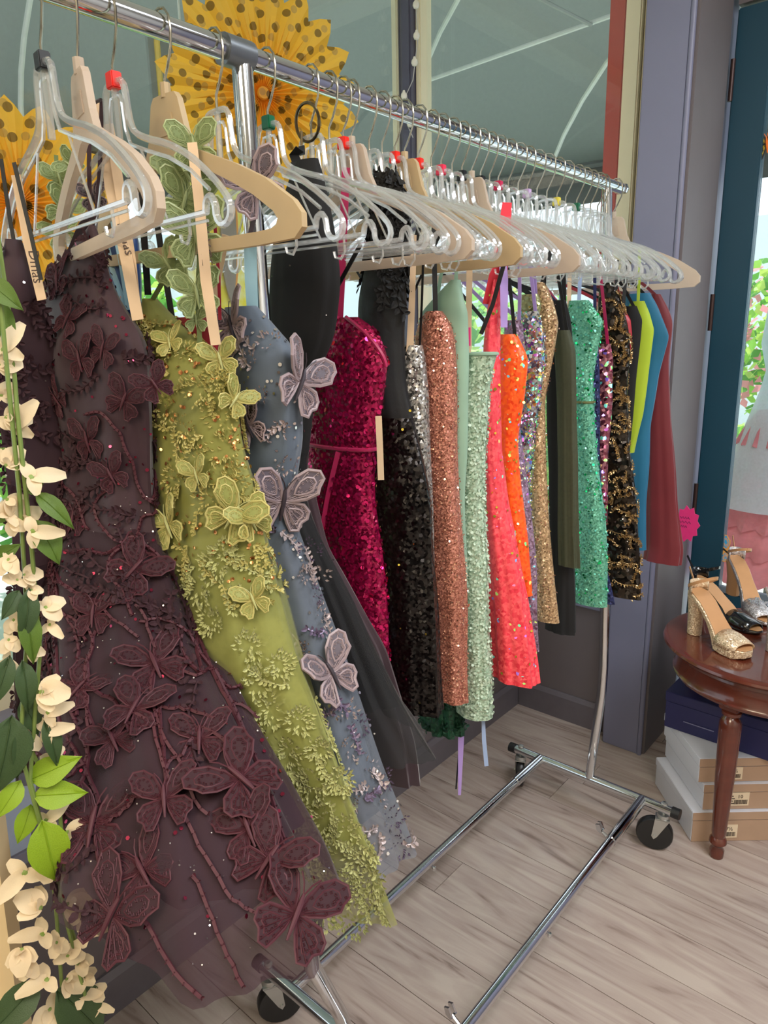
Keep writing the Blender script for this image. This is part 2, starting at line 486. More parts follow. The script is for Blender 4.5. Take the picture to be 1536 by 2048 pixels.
for i, rx in enumerate((-0.0885, 0.2166)):
    r = MB().tube([(rx, 0.055, ZF), (rx, 0.86 if i else 0.92, ZF)], 0.0115, 12)
    r.build('base_rail', CHROME, rack)
    MB().tube([(rx, 0.84 if i else 0.90, ZF), (rx, 1.047, ZF)], 0.0138, 12).build('rail_sleeve', CHROME, rack)
    MB().lathe([(0.001, -0.006), (0.005, -0.004), (0.006, 0.0), (0.004, 0.004), (0.001, 0.005)], 8, c=(rx+0.013, 0.50, ZF-0.012)).build('rail_button', CHROME, rack)
    if i:
        for yy in (0.845, 0.20):
            wn = MB().tube([(rx-0.012, yy, ZF+0.004), (rx-0.028, yy, ZF+0.014)], 0.004, 8)
            for s in (-1, 1):
                wn.prism([(rx-0.026, ZF+0.010), (rx-0.022, ZF+0.016), (rx-0.030, ZF+0.034), (rx-0.040, ZF+0.030), (rx-0.036, ZF+0.016)], yy+s*0.006-0.002, yy+s*0.006+0.002)
            wn.lathe([(0.002, -0.016), (0.0155, -0.015), (0.0165, 0), (0.0155, 0.015), (0.002, 0.016)], 12, c=(0, 0, 0), cap=True) if False else None
            wn.build('wing_screw', CHROME, rack)

# ------------------------------------------------------------------ hangers
def sym(pts):
    return [(-x, z) for (x, z) in pts[::-1] if x > 1e-6] + pts
HO = [(0,-.072),(.016,-.073),(.022,-.080),(.024,-.100),(.027,-.118),(.036,-.130),(.06,-.140),(.10,-.152),(.14,-.170),(.175,-.194),(.198,-.214),(.205,-.226),(.201,-.238),(.188,-.242),(.179,-.234),(.178,-.219),(.171,-.211),(.163,-.215),(.161,-.226)]
HI = [(0,-.086),(.010,-.087),(.0135,-.095),(.016,-.122),(.024,-.139),(.06,-.152),(.10,-.165),(.14,-.184),(.170,-.206)]
def smooth2(p, it=1):
    for _ in range(it):
        q = [p[0]]
        for a, b in zip(p, p[1:]):
            q += [(a[0]*.75+b[0]*.25, a[1]*.75+b[1]*.25), (a[0]*.25+b[0]*.75, a[1]*.25+b[1]*.75)]
        q.append(p[-1]); p = q
    return p
def P3(p): return [(x, 0, z) for x, z in p]
hb = MB()
hb.tube(P3(smooth2(sym(HO))), 0.0038, 6)
hb.tube(P3(sym(HI)), 0.0022, 5)
hb.tube([(0, 0, -.074), (0, 0, -.143)], 0.0040, 6)
hb.tube([(-.163, 0, -.226), (.163, 0, -.226)], 0.0032, 6)
hb.tube([(-.163, 0, -.234), (.163, 0, -.234)], 0.0018, 5)
for s in (-1, 1):
    hb.tube([(s*.045, 0, -.148), (s*.088, 0, -.226)], 0.0016, 5)
    hb.tube([(s*.128, 0, -.226), (s*.129, 0, -.243), (s*.122, 0, -.252), (s*.112, 0, -.249), (s*.110, 0, -.242)], 0.0019, 5)
HB_ME = hb.mesh('hanger_body', CLEAR, True, True)
CO = [(0,-.070),(.020,-.071),(.026,-.078),(.036,-.115),(.046,-.134),(.075,-.146),(.12,-.163),(.165,-.184),(.205,-.210),(.217,-.224),(.217,-.238),(.205,-.248),(.15,-.250),(0,-.250)]
CI = [(0,-.138),(.012,-.139),(.020,-.142),(.030,-.148),(.046,-.154),(.075,-.164),(.11,-.180),(.145,-.198),(.175,-.218),(.181,-.226),(.178,-.232),(.170,-.235),(.15,-.236),(0,-.236)]
def full(p): return [(-x, z) for (x, z) in p[::-1] if x > 1e-6] + p[:-1] + [(0, p[-1][1])]
def mirror_loop(p):
    right = p[:]; left = [(-x, z) for (x, z) in p[1:-1][::-1]]
    return right + left
cb = MB().ring(mirror_loop(CO), mirror_loop(CI), -.004, .004)
cb.prism([(-.018, -.115), (.018, -.115), (.013, -.092), (-.013, -.092)], -.0055, -.0041)
cb.tube([(0, 0, -.058), (0, 0, -.074)], 0.006, 8)
CB_ME = {'cream': cb.mesh('hanger_body', CREAMP, False, True), 'white': cb.mesh('hanger_body', WHITEP, False, True)}
hk = MB().tube([(0,0,-.076),(0,0,-.055),(.008,0,-.042),(.0165,0,-.024),(.0188,0,-.006),(.0165,0,.008),(.009,0,.0165),(0,0,.0185),(-.010,0,.0155),(-.0165,0,.007),(-.0185,0,-.005)], 0.0016, 6)
HK_ME = hk.mesh('hook', STEEL, True, True)
CAPC = {'red': (232, 40, 24), 'black': (22, 22, 24), 'green': (10, 96, 62), 'pink': (226, 52, 84), 'magenta': (196, 24, 78), 'lilac': (196, 168, 208), 'yellow': (222, 204, 70)}
CAP_ME = {}
for k, c in CAPC.items():
    cm = MB().box((-.0075, -.0062, -.079), (.0075, .0062, -.062), bev=.0012)
    CAP_ME[k] = cm.mesh('size_cap', plain('cap_'+k, c, .4), False, True)
HANG = [
 (66,'clear','black',-6,'clear hanger with a black tip hooked nearest the camera, holding the dark plum dress'),
 (142,'white',None,-14,'broad cream hanger behind the black tipped clear hanger'),
 (213,'clear','red',-3,'clear hanger with a red tip holding the plum butterfly dress'),
 (320,'cream',None,2,'beige solid hanger holding the lime green butterfly dress'),
 (425,'clear',None,2,'untipped clear hanger in front of the chrome upright, holding the grey blue dress'),
 (530,'clear','green',2,'clear hanger with a green tip just behind the chrome upright'),
 (618,'clear',None,0,'clear hanger with a bronze key ring on its hook'),
 (655,'clear',None,3,'untipped clear hanger between the key ring hanger and the red tip over the magenta dress'),
 (683,'clear','red',2,'red tipped clear hanger above the magenta sequin dress'),
 (700,'white',None,1,'pinkish white solid hanger next to the magenta dress strap'),
 (736,'clear',None,-2,'clear hanger holding the black lace gown'),
 (762,'clear',None,3,'untipped clear hanger above the silver beaded dress'),
 (788,'clear','red',-2,'orange red tipped clear hanger above the rose gold dress'),
 (808,'cream',None,2,'beige solid hanger with a black strap through its end slot'),
 (836,'clear','red',3,'red tipped clear hanger third from the left along the far half of the rail'),
 (862,'clear',None,-3,'untipped clear hanger above the mint sequin dress'),
 (882,'clear','pink',2,'clear hanger with a pinkish red tip above the mint dress'),
 (904,'clear',None,1,'clear hanger carrying the coral dress strap'),
 (924,'clear','black',-3,'black tipped clear hanger above the orange dress'),
 (944,'white',None,2,'pinkish white solid hanger above the orange dress'),
 (962,'clear','black',3,'black tipped clear hanger further along, above the lavender dress'),
 (980,'clear',None,-2,'untipped clear hanger above the iridescent silver dress'),
 (998,'clear','magenta',2,'clear hanger with a magenta tip above the olive sequin dress'),
 (1018,'clear',None,-2,'untipped clear hanger between the magenta tip and the lilac tip'),
 (1038,'clear',None,3,'untipped clear hanger above the champagne dress'),
 (1056,'clear','lilac',-3,'clear hanger with a pale lilac tip above the black dress'),
 (1076,'clear',None,2,'untipped clear hanger above the dark olive dress'),
 (1096,'clear',None,1,'untipped clear hanger left of the yellow tip'),
 (1116,'clear','yellow',-4,'clear hanger with a yellow tip above the emerald dress'),
 (1134,'clear',None,4,'untipped clear hanger above the navy dress'),
 (1156,'clear','green',-3,'dark green tipped clear hanger near the far end of the rail'),
 (1170,'clear',None,5,'untipped clear hanger above the black and gold dress'),
 (1184,'clear',None,-5,'untipped clear hanger above the lime dress with one thin strap'),
 (1198,'clear',None,6,'clear hanger above the teal blue dress'),
 (1206,'clear',None,-4,'clear hanger next to last on the far end of the rail'),
 (1231,'white',None,3,'white solid hanger last on the far end of the rail'),
]
for (px, kind, cap, yaw, lab) in HANG:
    h = thing('clothes_hanger', lab, 'hanger', (0, rod_y(px), ZR), 'hangers on the chrome rail')
    h.rotation_euler = (0, 0, math.radians(yaw))
    link('hook', HK_ME, h, world=False)
    link('hanger_body', HB_ME if kind == 'clear' else CB_ME[kind], h, world=False)
    if cap: link('size_cap', CAP_ME[cap], h, label=cap + ' size tip', world=False)
kr = thing('key_ring', 'bronze key ring with a short chain and black tag on a hanger hook', 'key ring', (0, rod_y(618), ZR-0.06))
yk = rod_y(618)
c0 = at(615, 245, 1, yk-0.012)
MB().tube([c0 + Vector((0.022*math.cos(a)*0.94, -0.010*math.sin(a), 0.020*math.sin(a)+0.004*math.cos(a)*2)) for a in [2*PI*i/24 for i in range(24)]], 0.0022, 6, closed=True).build('ring', plain('bronze', (96, 84, 62), 0.3, 0.9), kr)
cc = [at(603, 262+i*4, 1, yk-0.014) for i in range(8)]
MB().tube(cc, 0.0018, 5).build('chain', plain('bronze_chain', (120, 104, 78), 0.3, 0.9), kr)
MB().strap([at(603, 292, 1, yk-0.014), at(604, 310, 1, yk-0.014)], 0.010, (1, 0, 0), 0.003).build('tag', BLACKP, kr)

# ------------------------------------------------------------------ dresses
def solve(py, L, R, b, yc, cx=0.0):
    d = ray(R, py); h = math.hypot(d.x, d.y); dx, dyy = d.x/h, d.y/h; slope = d.z/h
    nR = (dyy, -dx)
    def S(n, a): return math.sqrt((a*n[0])**2 + (b*n[1])**2)
    if L is None:
        s = -(nR[0]*(cx-CAM.x) + nR[1]*(yc-CAM.y))
        a2 = (s*s - (b*nR[1])**2) if s > 0 else 0
        a = math.sqrt(a2)/abs(nR[0]) if a2 > 0.0004 else 0.02
    else:
        e = ray(L, py); g = math.hypot(e.x, e.y); nL = (e.y/g, -e.x/g)
        lo, hi = 0.004, 0.8
        for _ in range(50):
            a = (lo+hi)/2
            xr = CAM.x + (-S(nR, a) - nR[1]*(yc-CAM.y))/nR[0]
            xl = CAM.x + (S(nL, a) - nL[1]*(yc-CAM.y))/nL[0]
            if xr > xl: lo = a
            else: hi = a
        cx = (xr+xl)/2
    SR = max(S(nR, a), 1e-6)
    tx, ty = cx + a*a*nR[0]/SR, yc + b*b*nR[1]/SR
    dist = dx*(tx-CAM.x) + dyy*(ty-CAM.y)
    return (CAM.z + slope*dist, cx, yc, a, b)

class Dress:
    def __init__(s, name, label, px, levels, group='dresses on the rack', cx=0.0, k=7, amp=0.05, hem=0.0, seed=0, rows=64, rim=0.0, y=None):
        s.y = rod_y(px) if y is None else y
        s.root = thing(name, label, 'dress', (cx if levels[0][1] is None else 0, s.y, ZR-0.2), group)
        lv = []
        for l in levels:
            py, L, R, b = l[:4]
            yo = l[4] if len(l) > 4 else 0.0
            lv.append(solve(py, L, R, b, s.y+yo, cx))
        lv = np.array(sorted(lv, key=lambda r: -r[0]))
        z = np.linspace(lv[0, 0], lv[-1, 0], rows)
        s.r = np.stack([z] + [np.interp(-z, -lv[:, 0], lv[:, i]) for i in range(1, 5)], 1)
        for _ in range(2 if len(levels) > 12 else 1):
            t = s.r.copy(); t[1:-1, 1:] = (s.r[:-2, 1:] + 2*s.r[1:-1, 1:] + s.r[2:, 1:])/4; s.r = t
        s.rows = rows; s.k = k; s.amp = amp; s.hem = hem; s.ph = rnd.random()*6; s.rim = rim
        s.bv = []
    def pt(s, th, v, sc=1.0):
        f = min(max(v, 0), 1)*(s.rows-1); i = min(int(f), s.rows-2); q = f-i
        z, cx, cy, a, b = s.r[i]*(1-q) + s.r[i+1]*q
        fold = s.amp*(0.25+v**1.3)
        m = sc*(1 + fold*math.sin(s.k*th+s.ph+1.5*v) + 0.5*fold*math.sin((2*s.k+1)*th - s.ph*2+3*v))
        x = cx + a*m*math.cos(th); y = cy + b*m*math.sin(th)
        if s.hem and v > 0.85:
            z += s.hem*(v-0.85)/0.15*math.sin(3*th+s.ph)
        if s.rim and v < 0.25:
            z -= s.rim*(1-v/0.25)*(0.5-0.5*math.cos(2*th))
        nz = noise.noise(Vector((x*14, y*14, z*7)))*0.004
        return Vector((x+nz*math.cos(th), y+nz*math.sin(th), z))
    def nrm(s, th, v):
        e = 0.02
        a = s.pt(th+e, v) - s.pt(th-e, v); b = s.pt(th, min(v+.01, 1)) - s.pt(th, max(v-.01, 0))
        n = b.cross(a)
        if n.length < 1e-12: return Vector((math.cos(th), math.sin(th), 0))
        n.normalize()
        if n.dot(Vector((math.cos(th), math.sin(th), 0))) < 0: n = -n
        return n
    def shell(s, name, mat, v0=0.0, v1=1.0, sc=1.0, seg=56, label=None, hemedge=0.0):
        n = max(4, int((v1-v0)*s.rows*1.0))
        vs = []; fs = []
        for i in range(n+1):
            v = v0 + (v1-v0)*i/n
            for k in range(seg):
                vs.append(s.pt(2*PI*k/seg, v, sc))
        for i in range(n):
            for k in range(seg):
                k2 = (k+1) % seg
                fs.append((i*seg+k, (i+1)*seg+k, (i+1)*seg+k2, i*seg+k2))
        m = MB().add(vs, fs)
        o = m.build(name, mat, s.root, label=label)
        s.bv.append(BVHTree.FromPolygons([Vector(p) for p in m.v], m.f))
        return o
    def hit(s, px, py):
        d = ray(px, py).normalized(); best = None
        for b in s.bv:
            h = b.ray_cast(CAM, d)
            if h[0] is not None and (best is None or h[3] < best[3]): best = h
        if best is None:
            p = at(px, py, 1, s.y); return p, -d
        n = best[1]
        if n.dot(d) > 0: n = -n
        return best[0], n
    def vof(s, py, px):
        p, _ = s.hit(px, py)
        return (s.r[0, 0]-p.z)/(s.r[0, 0]-s.r[-1, 0])
    def sequins(s, mat, n, r=0.003, v0=0.02, v1=0.98, tilt=0.55, thr=(-PI*0.98, 0.9), name='sequins', hollow=False):
        m = MB()
        for _ in range(n):
            th = rnd.uniform(*thr); v = rnd.uniform(v0, v1)
            p = s.pt(th, v); nn = s.nrm(th, v)
            nn = (nn + Vector((rnd.uniform(-1, 1), rnd.uniform(-1, 1), rnd.uniform(-1, 1)))*tilt).normalized()
            u = nn.orthogonal().normalized(); w = nn.cross(u); p = p + s.nrm(th, v)*0.0022
            rr = r*rnd.uniform(.75, 1.2)
            vs = [p + (u*math.cos(a)+w*math.sin(a))*rr for a in (0, PI/3, 2*PI/3, PI, 4*PI/3, 5*PI/3)]
            m.add(vs, [(0, 1, 2, 3, 4, 5)])
        return m.build(name, mat, s.root, smooth=False, kind='stuff', fix=False)
    def leaves(s, mat, n, size=0.012, v0=0.03, v1=0.98, vine=None, thr=(-PI*0.98, 0.6), name='embroidery', leafn=9, dens=None, step=None):
        """embroidered sprigs: short wandering stems with pointed petals, lying on the cloth"""
        m = MB()
        for _ in range(n):
            th = rnd.uniform(*thr); v = rnd.uniform(v0, v1)
            if dens and rnd.random() > dens(v): continue
            ang = rnd.uniform(0, 2*PI)
            path = []
            for q in range(leafn):
                p = s.pt(th, v); nn = s.nrm(th, v)
                path.append(p + nn*0.0025)
                t = Vector((-math.sin(th), math.cos(th), 0)); t = (t - nn*t.dot(nn)).normalized(); bt = nn.cross(t)
                for sd in (-1, 1):
                    la = ang + sd*rnd.uniform(.6, 1.2)
                    d = (t*math.cos(la) + bt*math.sin(la)); wv = nn.cross(d)
                    L = size*rnd.uniform(.6, 1.2); w = L*.33
                    b0 = p + nn*0.002
                    lift = nn*0.004
                    vs = [b0, b0+d*L*.35+wv*w+lift*.6, b0+d*L*.75+wv*w*.7+lift, b0+d*L+lift*.8, b0+d*L*.75-wv*w*.7+lift, b0+d*L*.35-wv*w+lift*.6, b0+d*L*.5+lift*.3]
                    m.add(vs, [(0, 6, 1), (1, 6, 2), (2, 6, 3), (3, 6, 4), (4, 6, 5), (5, 6, 0)])
                ang += rnd.uniform(-.5, .5)
                a_loc = max(0.03, (s.r[int(max(0,min(1,v))*(s.rows-1)), 3]+s.r[int(max(0,min(1,v))*(s.rows-1)), 4])/2)
                H = s.r[0, 0]-s.r[-1, 0]
                st_ = step or size*.8
                th += st_*math.cos(ang)/a_loc; v += -st_*math.sin(ang)/H
                if v < 0.01 or v > .995: break
            if vine and len(path) > 2: m.tube(path, vine, 4)
        return m.build(name, mat, s.root, smooth=False, kind='stuff', fix=False)
    def clusters(s, mat, pts, n=26, size=.006, name='lace_patch'):
        """patches of petals stitched where the photograph shows lace"""
        m = MB()
        for (px, py, r) in pts:
            p0, n0 = s.hit(px, py)
            t = n0.orthogonal().normalized(); bt = n0.cross(t)
            for _ in range(n):
                an = rnd.uniform(0, 2*PI); rr = r*math.sqrt(rnd.random())
                q = p0 + t*rr*math.cos(an) + bt*rr*math.sin(an) + n0*rnd.uniform(.001, .004)
                la = an + rnd.uniform(-.8, .8); d = t*math.cos(la) + bt*math.sin(la); w = n0.cross(d)*size*.3; d = d*size*rnd.uniform(.7, 1.3)
                m.add([q, q+d*.4+w+n0*.002, q+d+n0*.003, q+d*.4-w+n0*.002, q+d*.5], [(0, 4, 1), (1, 4, 2), (2, 4, 3), (3, 4, 0)])
        return m.build(name, mat, s.root, smooth=False, kind='stuff', fix=False)
    def strap_px(s, pts, w, mat, off=0.0, wd=None, label=None, name='strap'):
        P = [at(p[0], p[1], 1, s.y+off+(p[2] if len(p) > 2 else 0)) for p in pts]
        return MB().strap(P, w, wd or (R_.x, R_.y, 0)).build(name, mat, s.root, label=label)
    def auto_straps(s, mat, w=0.007, spread=0.10, n=2):
        i = 1
        z, cx, cy, a, b = s.r[i]
        for sd in (-1, 1):
            MB().strap([(sd*spread*.75, s.y+.004*sd, ZR-.222), (cx*.5+sd*(a*.7+spread*.75)/2, s.y+.003*sd, (z+ZR-.222)/2), (cx+sd*a*.75, s.y-.002, z-0.004)], w).build('strap', mat, s.root)
    def edge(s, mat, r=0.003, v=0.0, name='neckline_trim', t0=0, t1=2*PI, label=None):
        n = 40
        pts = [s.pt(t0+(t1-t0)*k/n, v, 1.012) for k in range(n if t1-t0 > 6 else n+1)]
        return MB().tube(pts, r, 6, closed=t1-t0 > 6).build(name, mat, s.root, label=label)

# appliqué butterfly meshes
WU = [(.05,.06),(.10,.40),(.28,.78),(.58,1.02),(.90,1.02),(1.03,.82),(.92,.58),(.90,.40),(.62,.18),(.28,.05)]
WL = [(.05,0),(.34,.0),(.62,-.04),(.82,-.24),(.80,-.46),(.64,-.58),(.56,-.82),(.36,-.84),(.24,-.62),(.12,-.35)]
def butterfly_mesh(name, mwing, mrim, mdot=None, lift=0.35, rim=0.045):
    m = MB()
    for sd in (-1, 1):
        for W_, zl in ((WU, lift), (WL, lift*.7)):
            def q(p, dz=0): return Vector((sd*p[0], p[1], zl*p[0]**1.3 + 0.10*math.sin(p[1]*5)*p[0] + dz))
            c = (sum(p[0] for p in W_)/len(W_), sum(p[1] for p in W_)/len(W_))
            o = [q(p) for p in W_]; i = [q((c[0]+(p[0]-c[0])*.55, c[1]+(p[1]-c[1])*.55), .03) for p in W_]
            n = len(W_)
            vs = o + i + [q(c, .01)]
            fs = [(k, (k+1) % n, n+(k+1) % n, n+k) for k in range(n)] + [(n+k, n+(k+1) % n, 2*n) for k in range(n)]
            m.add(vs, fs, 0)
            m.tube(o, rim, 5, mi=1, closed=True)
            m.tube(i, rim*.6, 4, mi=1, closed=True)
            for p in W_[1:]:
                m.tube([q((.06, p[1]*.1), .02), q((c[0]+(p[0]-c[0])*.9, c[1]+(p[1]-c[1])*.9), .03)], .014, 3, mi=1)
            for p in W_:
                for f_ in (.78, .36):
                    e = q((c[0]+(p[0]-c[0])*f_, c[1]+(p[1]-c[1])*f_), .045)
                    m.tube([e + Vector((.035*math.cos(a), .035*math.sin(a), 0)) for a in (0, 1.57, 3.14, 4.71)], .012, 3, mi=1, closed=True)
    b = MB()
    b.tube([(0, -.55, .05), (0, -.2, .10), (0, .15, .12), (0, .40, .08)], [.03, .06, .07, .04], 7)
    for sd in (-1, 1):
        b.tube([(0, .38, .09), (sd*.10, .62, .16), (sd*.24, .80, .2)], .02, 4)
    me = m.mesh(name, [mwing, mrim], True, False)
    BODY[me.name] = b.mesh('butterfly_body', mdot or mrim, True, False)
    return me
BODY = {}
def place(me, p, n, size, rot=0.0, off=0.004, up=Vector((0, 0, 1))):
    y = (up - n*up.dot(n)); y = y.normalized() if y.length > 1e-4 else n.orthogonal().normalized()
    x = y.cross(n)
    Rm = Matrix((x, y, n)).transposed().to_4x4()
    return Matrix.Translation(p + n*off) @ Rm @ Matrix.Rotation(rot, 4, 'Z') @ Matrix.Diagonal((size, size, size*.8, 1))
def applique(dress, me, px, py, size, rot=0.0, name='butterfly_applique', off=0.006, y=None, label=None):
    if y is None: p, n = dress.hit(px, py)
    else: p, n = at(px, py, 1, y), -ray(px, py).normalized()
    o = link(name, me, dress.root, world=True, label=label)
    o.matrix_parent_inverse = WM[dress.root.name].inverted()
    o.matrix_basis = place(me, p, n, size, rot, off)
    link('butterfly_body', BODY[me.name], o, world=False)
    return o
# --- cloths
PLUM = plain('plum_cloth', (54, 26, 37), 0.65, var=0.2, scale=40, sheen=0.3, bump=0.15, trans=0.12)
PLUMT = tulle('plum_tulle', (58, 28, 41), 0.70)
PLUMA = plain('plum_applique', (50, 20, 29), 0.8, var=0.3, scale=200, sheen=0.0, bump=0.3)
PLUMR = plain('plum_rim', (74, 29, 40), 0.65, var=0.25, scale=160, sheen=0.0)
PLUMS = plain('plum_sequin', (150, 50, 76), 0.18, 0.9)
LIME = plain('lime_satin', (152, 152, 74), 0.55, var=0.12, scale=24, sheen=0.25, bump=0.1, trans=0.3)
LIMET = tulle('lime_tulle', (176, 178, 98), 0.5)
LIMEE = plain('lime_embroidery', (174, 174, 112), 0.55, var=0.25, scale=150, sheen=0.3)
LIMEG = plain('lime_gold_thread', (182, 172, 104), 0.5, 0.1, var=0.3, scale=150)
LIMEW = plain('lime_wing', (158, 162, 88), 0.5, var=0.2, scale=120, sheen=0.3, trans=0.25)
SAGE = plain('sage_wing', (134, 150, 96), 0.5, var=0.25, scale=120, trans=0.3)
SAGER = plain('sage_rim', (156, 168, 118), 0.45, var=0.25, scale=150)
ORSEQ = sequin('coral_sequin', (220, 130, 80), (240, 190, 120), metal=0.9, scale=300)
GREY = plain('greyblue_cloth', (92, 104, 120), 0.6, var=0.15, scale=30, sheen=0.3, bump=0.1, trans=0.15)
GREYT = tulle('greyblue_tulle', (124, 132, 146), 0.52)
GREYE = plain('mauve_embroidery', (172, 158, 158), 0.4, 0.25, var=0.3, scale=150)
GREYP = plain('mauve_purple_sequin_patch', (112, 98, 122), 0.4, 0.3, var=0.3, scale=200)
MAUVE = plain('mauve_wing', (86, 76, 86), 0.5, var=0.3, scale=120, sheen=0.3)
MAUVER = plain('mauve_rim', (152, 134, 138), 0.45, var=0.25, scale=160)
MAUVED = plain('mauve_dark', (58, 50, 58), 0.4, 0.2)
SILV = plain('silver_sequin', (214, 208, 206), 0.16, 0.95)
VELV = plain('black_velvet', (17, 16, 17), 0.9, sheen=0.03, var=0.2)
BLKT = tulle('black_tulle', (22, 20, 22), 0.72)
BLKL = alpha_wrap(plain('black_lace', (14, 12, 13), 0.7, var=0.3, scale=160, bump=0.4), 0.93)
BLKS = sequin('black_sequin', (16, 15, 16), (44, 38, 36), scale=210, tilt=0.8, metal=0.6, rough=0.3)
BLACKR = plain('black_ribbon', (20, 20, 22), 0.6)
MAG = sequin('magenta_sequin', (118, 8, 50), (186, 18, 84), scale=260, tilt=0.7, metal=0.5, rough=0.3)
MAGS = plain('magenta_satin', (176, 22, 82), 0.42, sheen=0.2)
MAGD = plain('magenta_disc', (220, 40, 110), 0.15, 0.85)
SILB = sequin('silver_beads', (96, 94, 92), (196, 192, 186), scale=280, tilt=1.0, metal=0.6, rough=0.25)
ROSE = sequin('rose_gold_glitter', (150, 88, 74), (206, 138, 116), scale=460, tilt=0.8, metal=0.4, rough=0.4)
ROSED = plain('rose_gold_disc', (236, 178, 150), 0.15, 0.9)
MINT = sequin('mint_sequin', (136, 164, 140), (188, 208, 184), scale=320, tilt=0.75, metal=0.05, rough=0.5)
MINTS = satin('mint_satin', (156, 190, 166), 0.4, 0.2)
CORAL = plain('coral_cloth', (244, 56, 76), 0.5, var=0.12, scale=20, sheen=0.3, bump=0.2, trans=0.2)
CORALS = sequin('coral_sequin_cloth', (236, 48, 70), (255, 96, 100), scale=200, tilt=0.25, metal=0.1, rough=0.5, rainbow=0.02)
ORANGE = sequin('orange_sequin_cloth', (250, 70, 14), (255, 110, 30), scale=200, tilt=0.3, metal=0.1, rough=0.45, rainbow=0.03)
GOLDD = plain('gold_disc', (240, 214, 90), 0.15, 0.9)
LAV = sequin('lavender_glitter', (116, 92, 116), (168, 140, 164), scale=260, tilt=0.8, metal=0.35, rough=0.35, rainbow=0.04)
OLIVES = sequin('olive_sequin', (120, 124, 84), (170, 170, 120), scale=200, tilt=0.7, metal=0.4, rough=0.3)
IRID = sequin('iridescent_sequin', (136, 140, 146), (204, 206, 210), scale=170, tilt=1.0, metal=0.8, rough=0.2, rainbow=0.35)
CHAMP = sequin('champagne_glitter', (164, 132, 96), (206, 172, 130), scale=320, tilt=0.8, metal=0.4, rough=0.35)
DOLIVE = alpha_wrap(plain('dark_olive_mesh', (62, 66, 46), 0.7, var=0.3, scale=150), 0.92)
EMER = sequin('emerald_sequin', (78, 150, 124), (120, 192, 162), scale=340, tilt=0.6, metal=0.3, rough=0.35, rainbow=0.0)
EMERD = plain('green_disc', (30, 210, 120), 0.15, 0.9)
NAVY = sequin('navy_sequin', (26, 30, 66), (52, 60, 110), scale=200, tilt=0.7, metal=0.5)
MULTI = sequin('pink_multi_sequin', (120, 40, 70), (180, 120, 130), scale=150, tilt=0.9, metal=0.6, rainbow=0.15)
BLKG = sequin('black_gold_sequin', (20, 18, 18), (60, 50, 40), scale=120, tilt=0.8, metal=0.6)
GOLDE = plain('gold_embroidery', (176, 148, 104), 0.3, 0.7, var=0.3, scale=200)
REDC = satin('red_cloth', (170, 24, 44))
LIMEJ = satin('acid_lime_jersey', (172, 196, 40), 0.6, 0.15)
TEALC = satin('teal_jersey', (18, 104, 140), 0.6, 0.1)
CRIM = satin('crimson_jersey', (112, 26, 36), 0.6, 0.1)
WINE = satin('wine_satin', (150, 14, 44))
DGREEN = sequin('dark_green_lace', (14, 52, 38), (30, 90, 62), scale=220, tilt=0.6, metal=0.2, rough=0.5)
RIBBON = plain('cream_ribbon', (216, 186, 152), 0.5, var=0.05, sheen=0.2)
PALEB = satin('pale_blue_ribbon', (150, 188, 200))
LAVR = satin('lavender_ribbon', (180, 150, 220))
BLUER = satin('light_blue_ribbon', (150, 170, 206))
INK = plain('ribbon_ink', (78, 58, 48), 0.6)

BF_PLUM = butterfly_mesh('butterfly_applique', PLUMA, PLUMR, PLUMR, .12, .032)
BF_LIME = butterfly_mesh('butterfly_applique', LIMEW, LIMEG, LIMEE, .45)
BF_SAGE = butterfly_mesh('butterfly_applique', SAGE, SAGER, SAGER, .5)
BF_MAUV = butterfly_mesh('butterfly_applique', MAUVE, MAUVER, MAUVED, .4, .06)
BF_DARK = butterfly_mesh('butterfly_applique', MAUVED, MAUVER, MAUVED, .3)

def ribbon_text(dress, body, px0, py0, px1, py1, size, off):
    cu = bpy.data.curves.new('txt', 'FONT'); cu.body = body; cu.size = size; cu.extrude = 0.0002; cu.resolution_u = 2
    to = bpy.data.objects.new('tmp_txt', cu); COL.objects.link(to)
    bpy.context.view_layer.update()
    me = bpy.data.meshes.new_from_object(to.evaluated_get(bpy.context.evaluated_depsgraph_get()))
    bpy.data.objects.remove(to)
    a = at(px0, py0, 1, dress.y+off); b = at(px1, py1, 1, dress.y+off)
    x = (b-a).normalized(); n = -ray(px0, py0).normalized(); n = (n - x*n.dot(x)).normalized(); yv = n.cross(x)
    me.transform(Matrix.Translation(a) @ Matrix((x, yv, n)).transposed().to_4x4())
    me.materials.clear(); me.materials.append(INK)
    return link('ribbon_print', me, dress.root)

# 1 dark plum dress nearest the camera (left edge of the picture)
dA = Dress('party_dress', 'dark plum dress with thin black straps, at the left edge behind the white flower garland', 66,
  [(480,18,34,.010),(560,-4,70,.02),(640,-10,100,.035),(760,-12,112,.04),(900,22,112,.04),(1050,45,120,.04),(1250,40,150,.05),(1500,20,190,.06)], k=6, amp=.05)
dA.shell('bodice', PLUM, 0, .55); dA.shell('skirt', PLUMT, .55, 1); dA.shell('lining', PLUM, .5, .97, .93)
dA.strap_px([(2,318),(20,440),(30,495)], .0045, BLACKR); dA.strap_px([(28,325),(62,470),(82,560)], .0045, BLACKR)
dA.strap_px([(32,350),(55,480),(84,600)], .011, RIBBON, .004, name='hanging_ribbon', label='cream printed hanging ribbon')
ribbon_text(dA, 'Dmas', 56, 500, 66, 560, .016, -.0035)
dA.leaves(PLUMA, 40, .011, name='embroidery')
dA.sequins(SILV, 60, .0016)

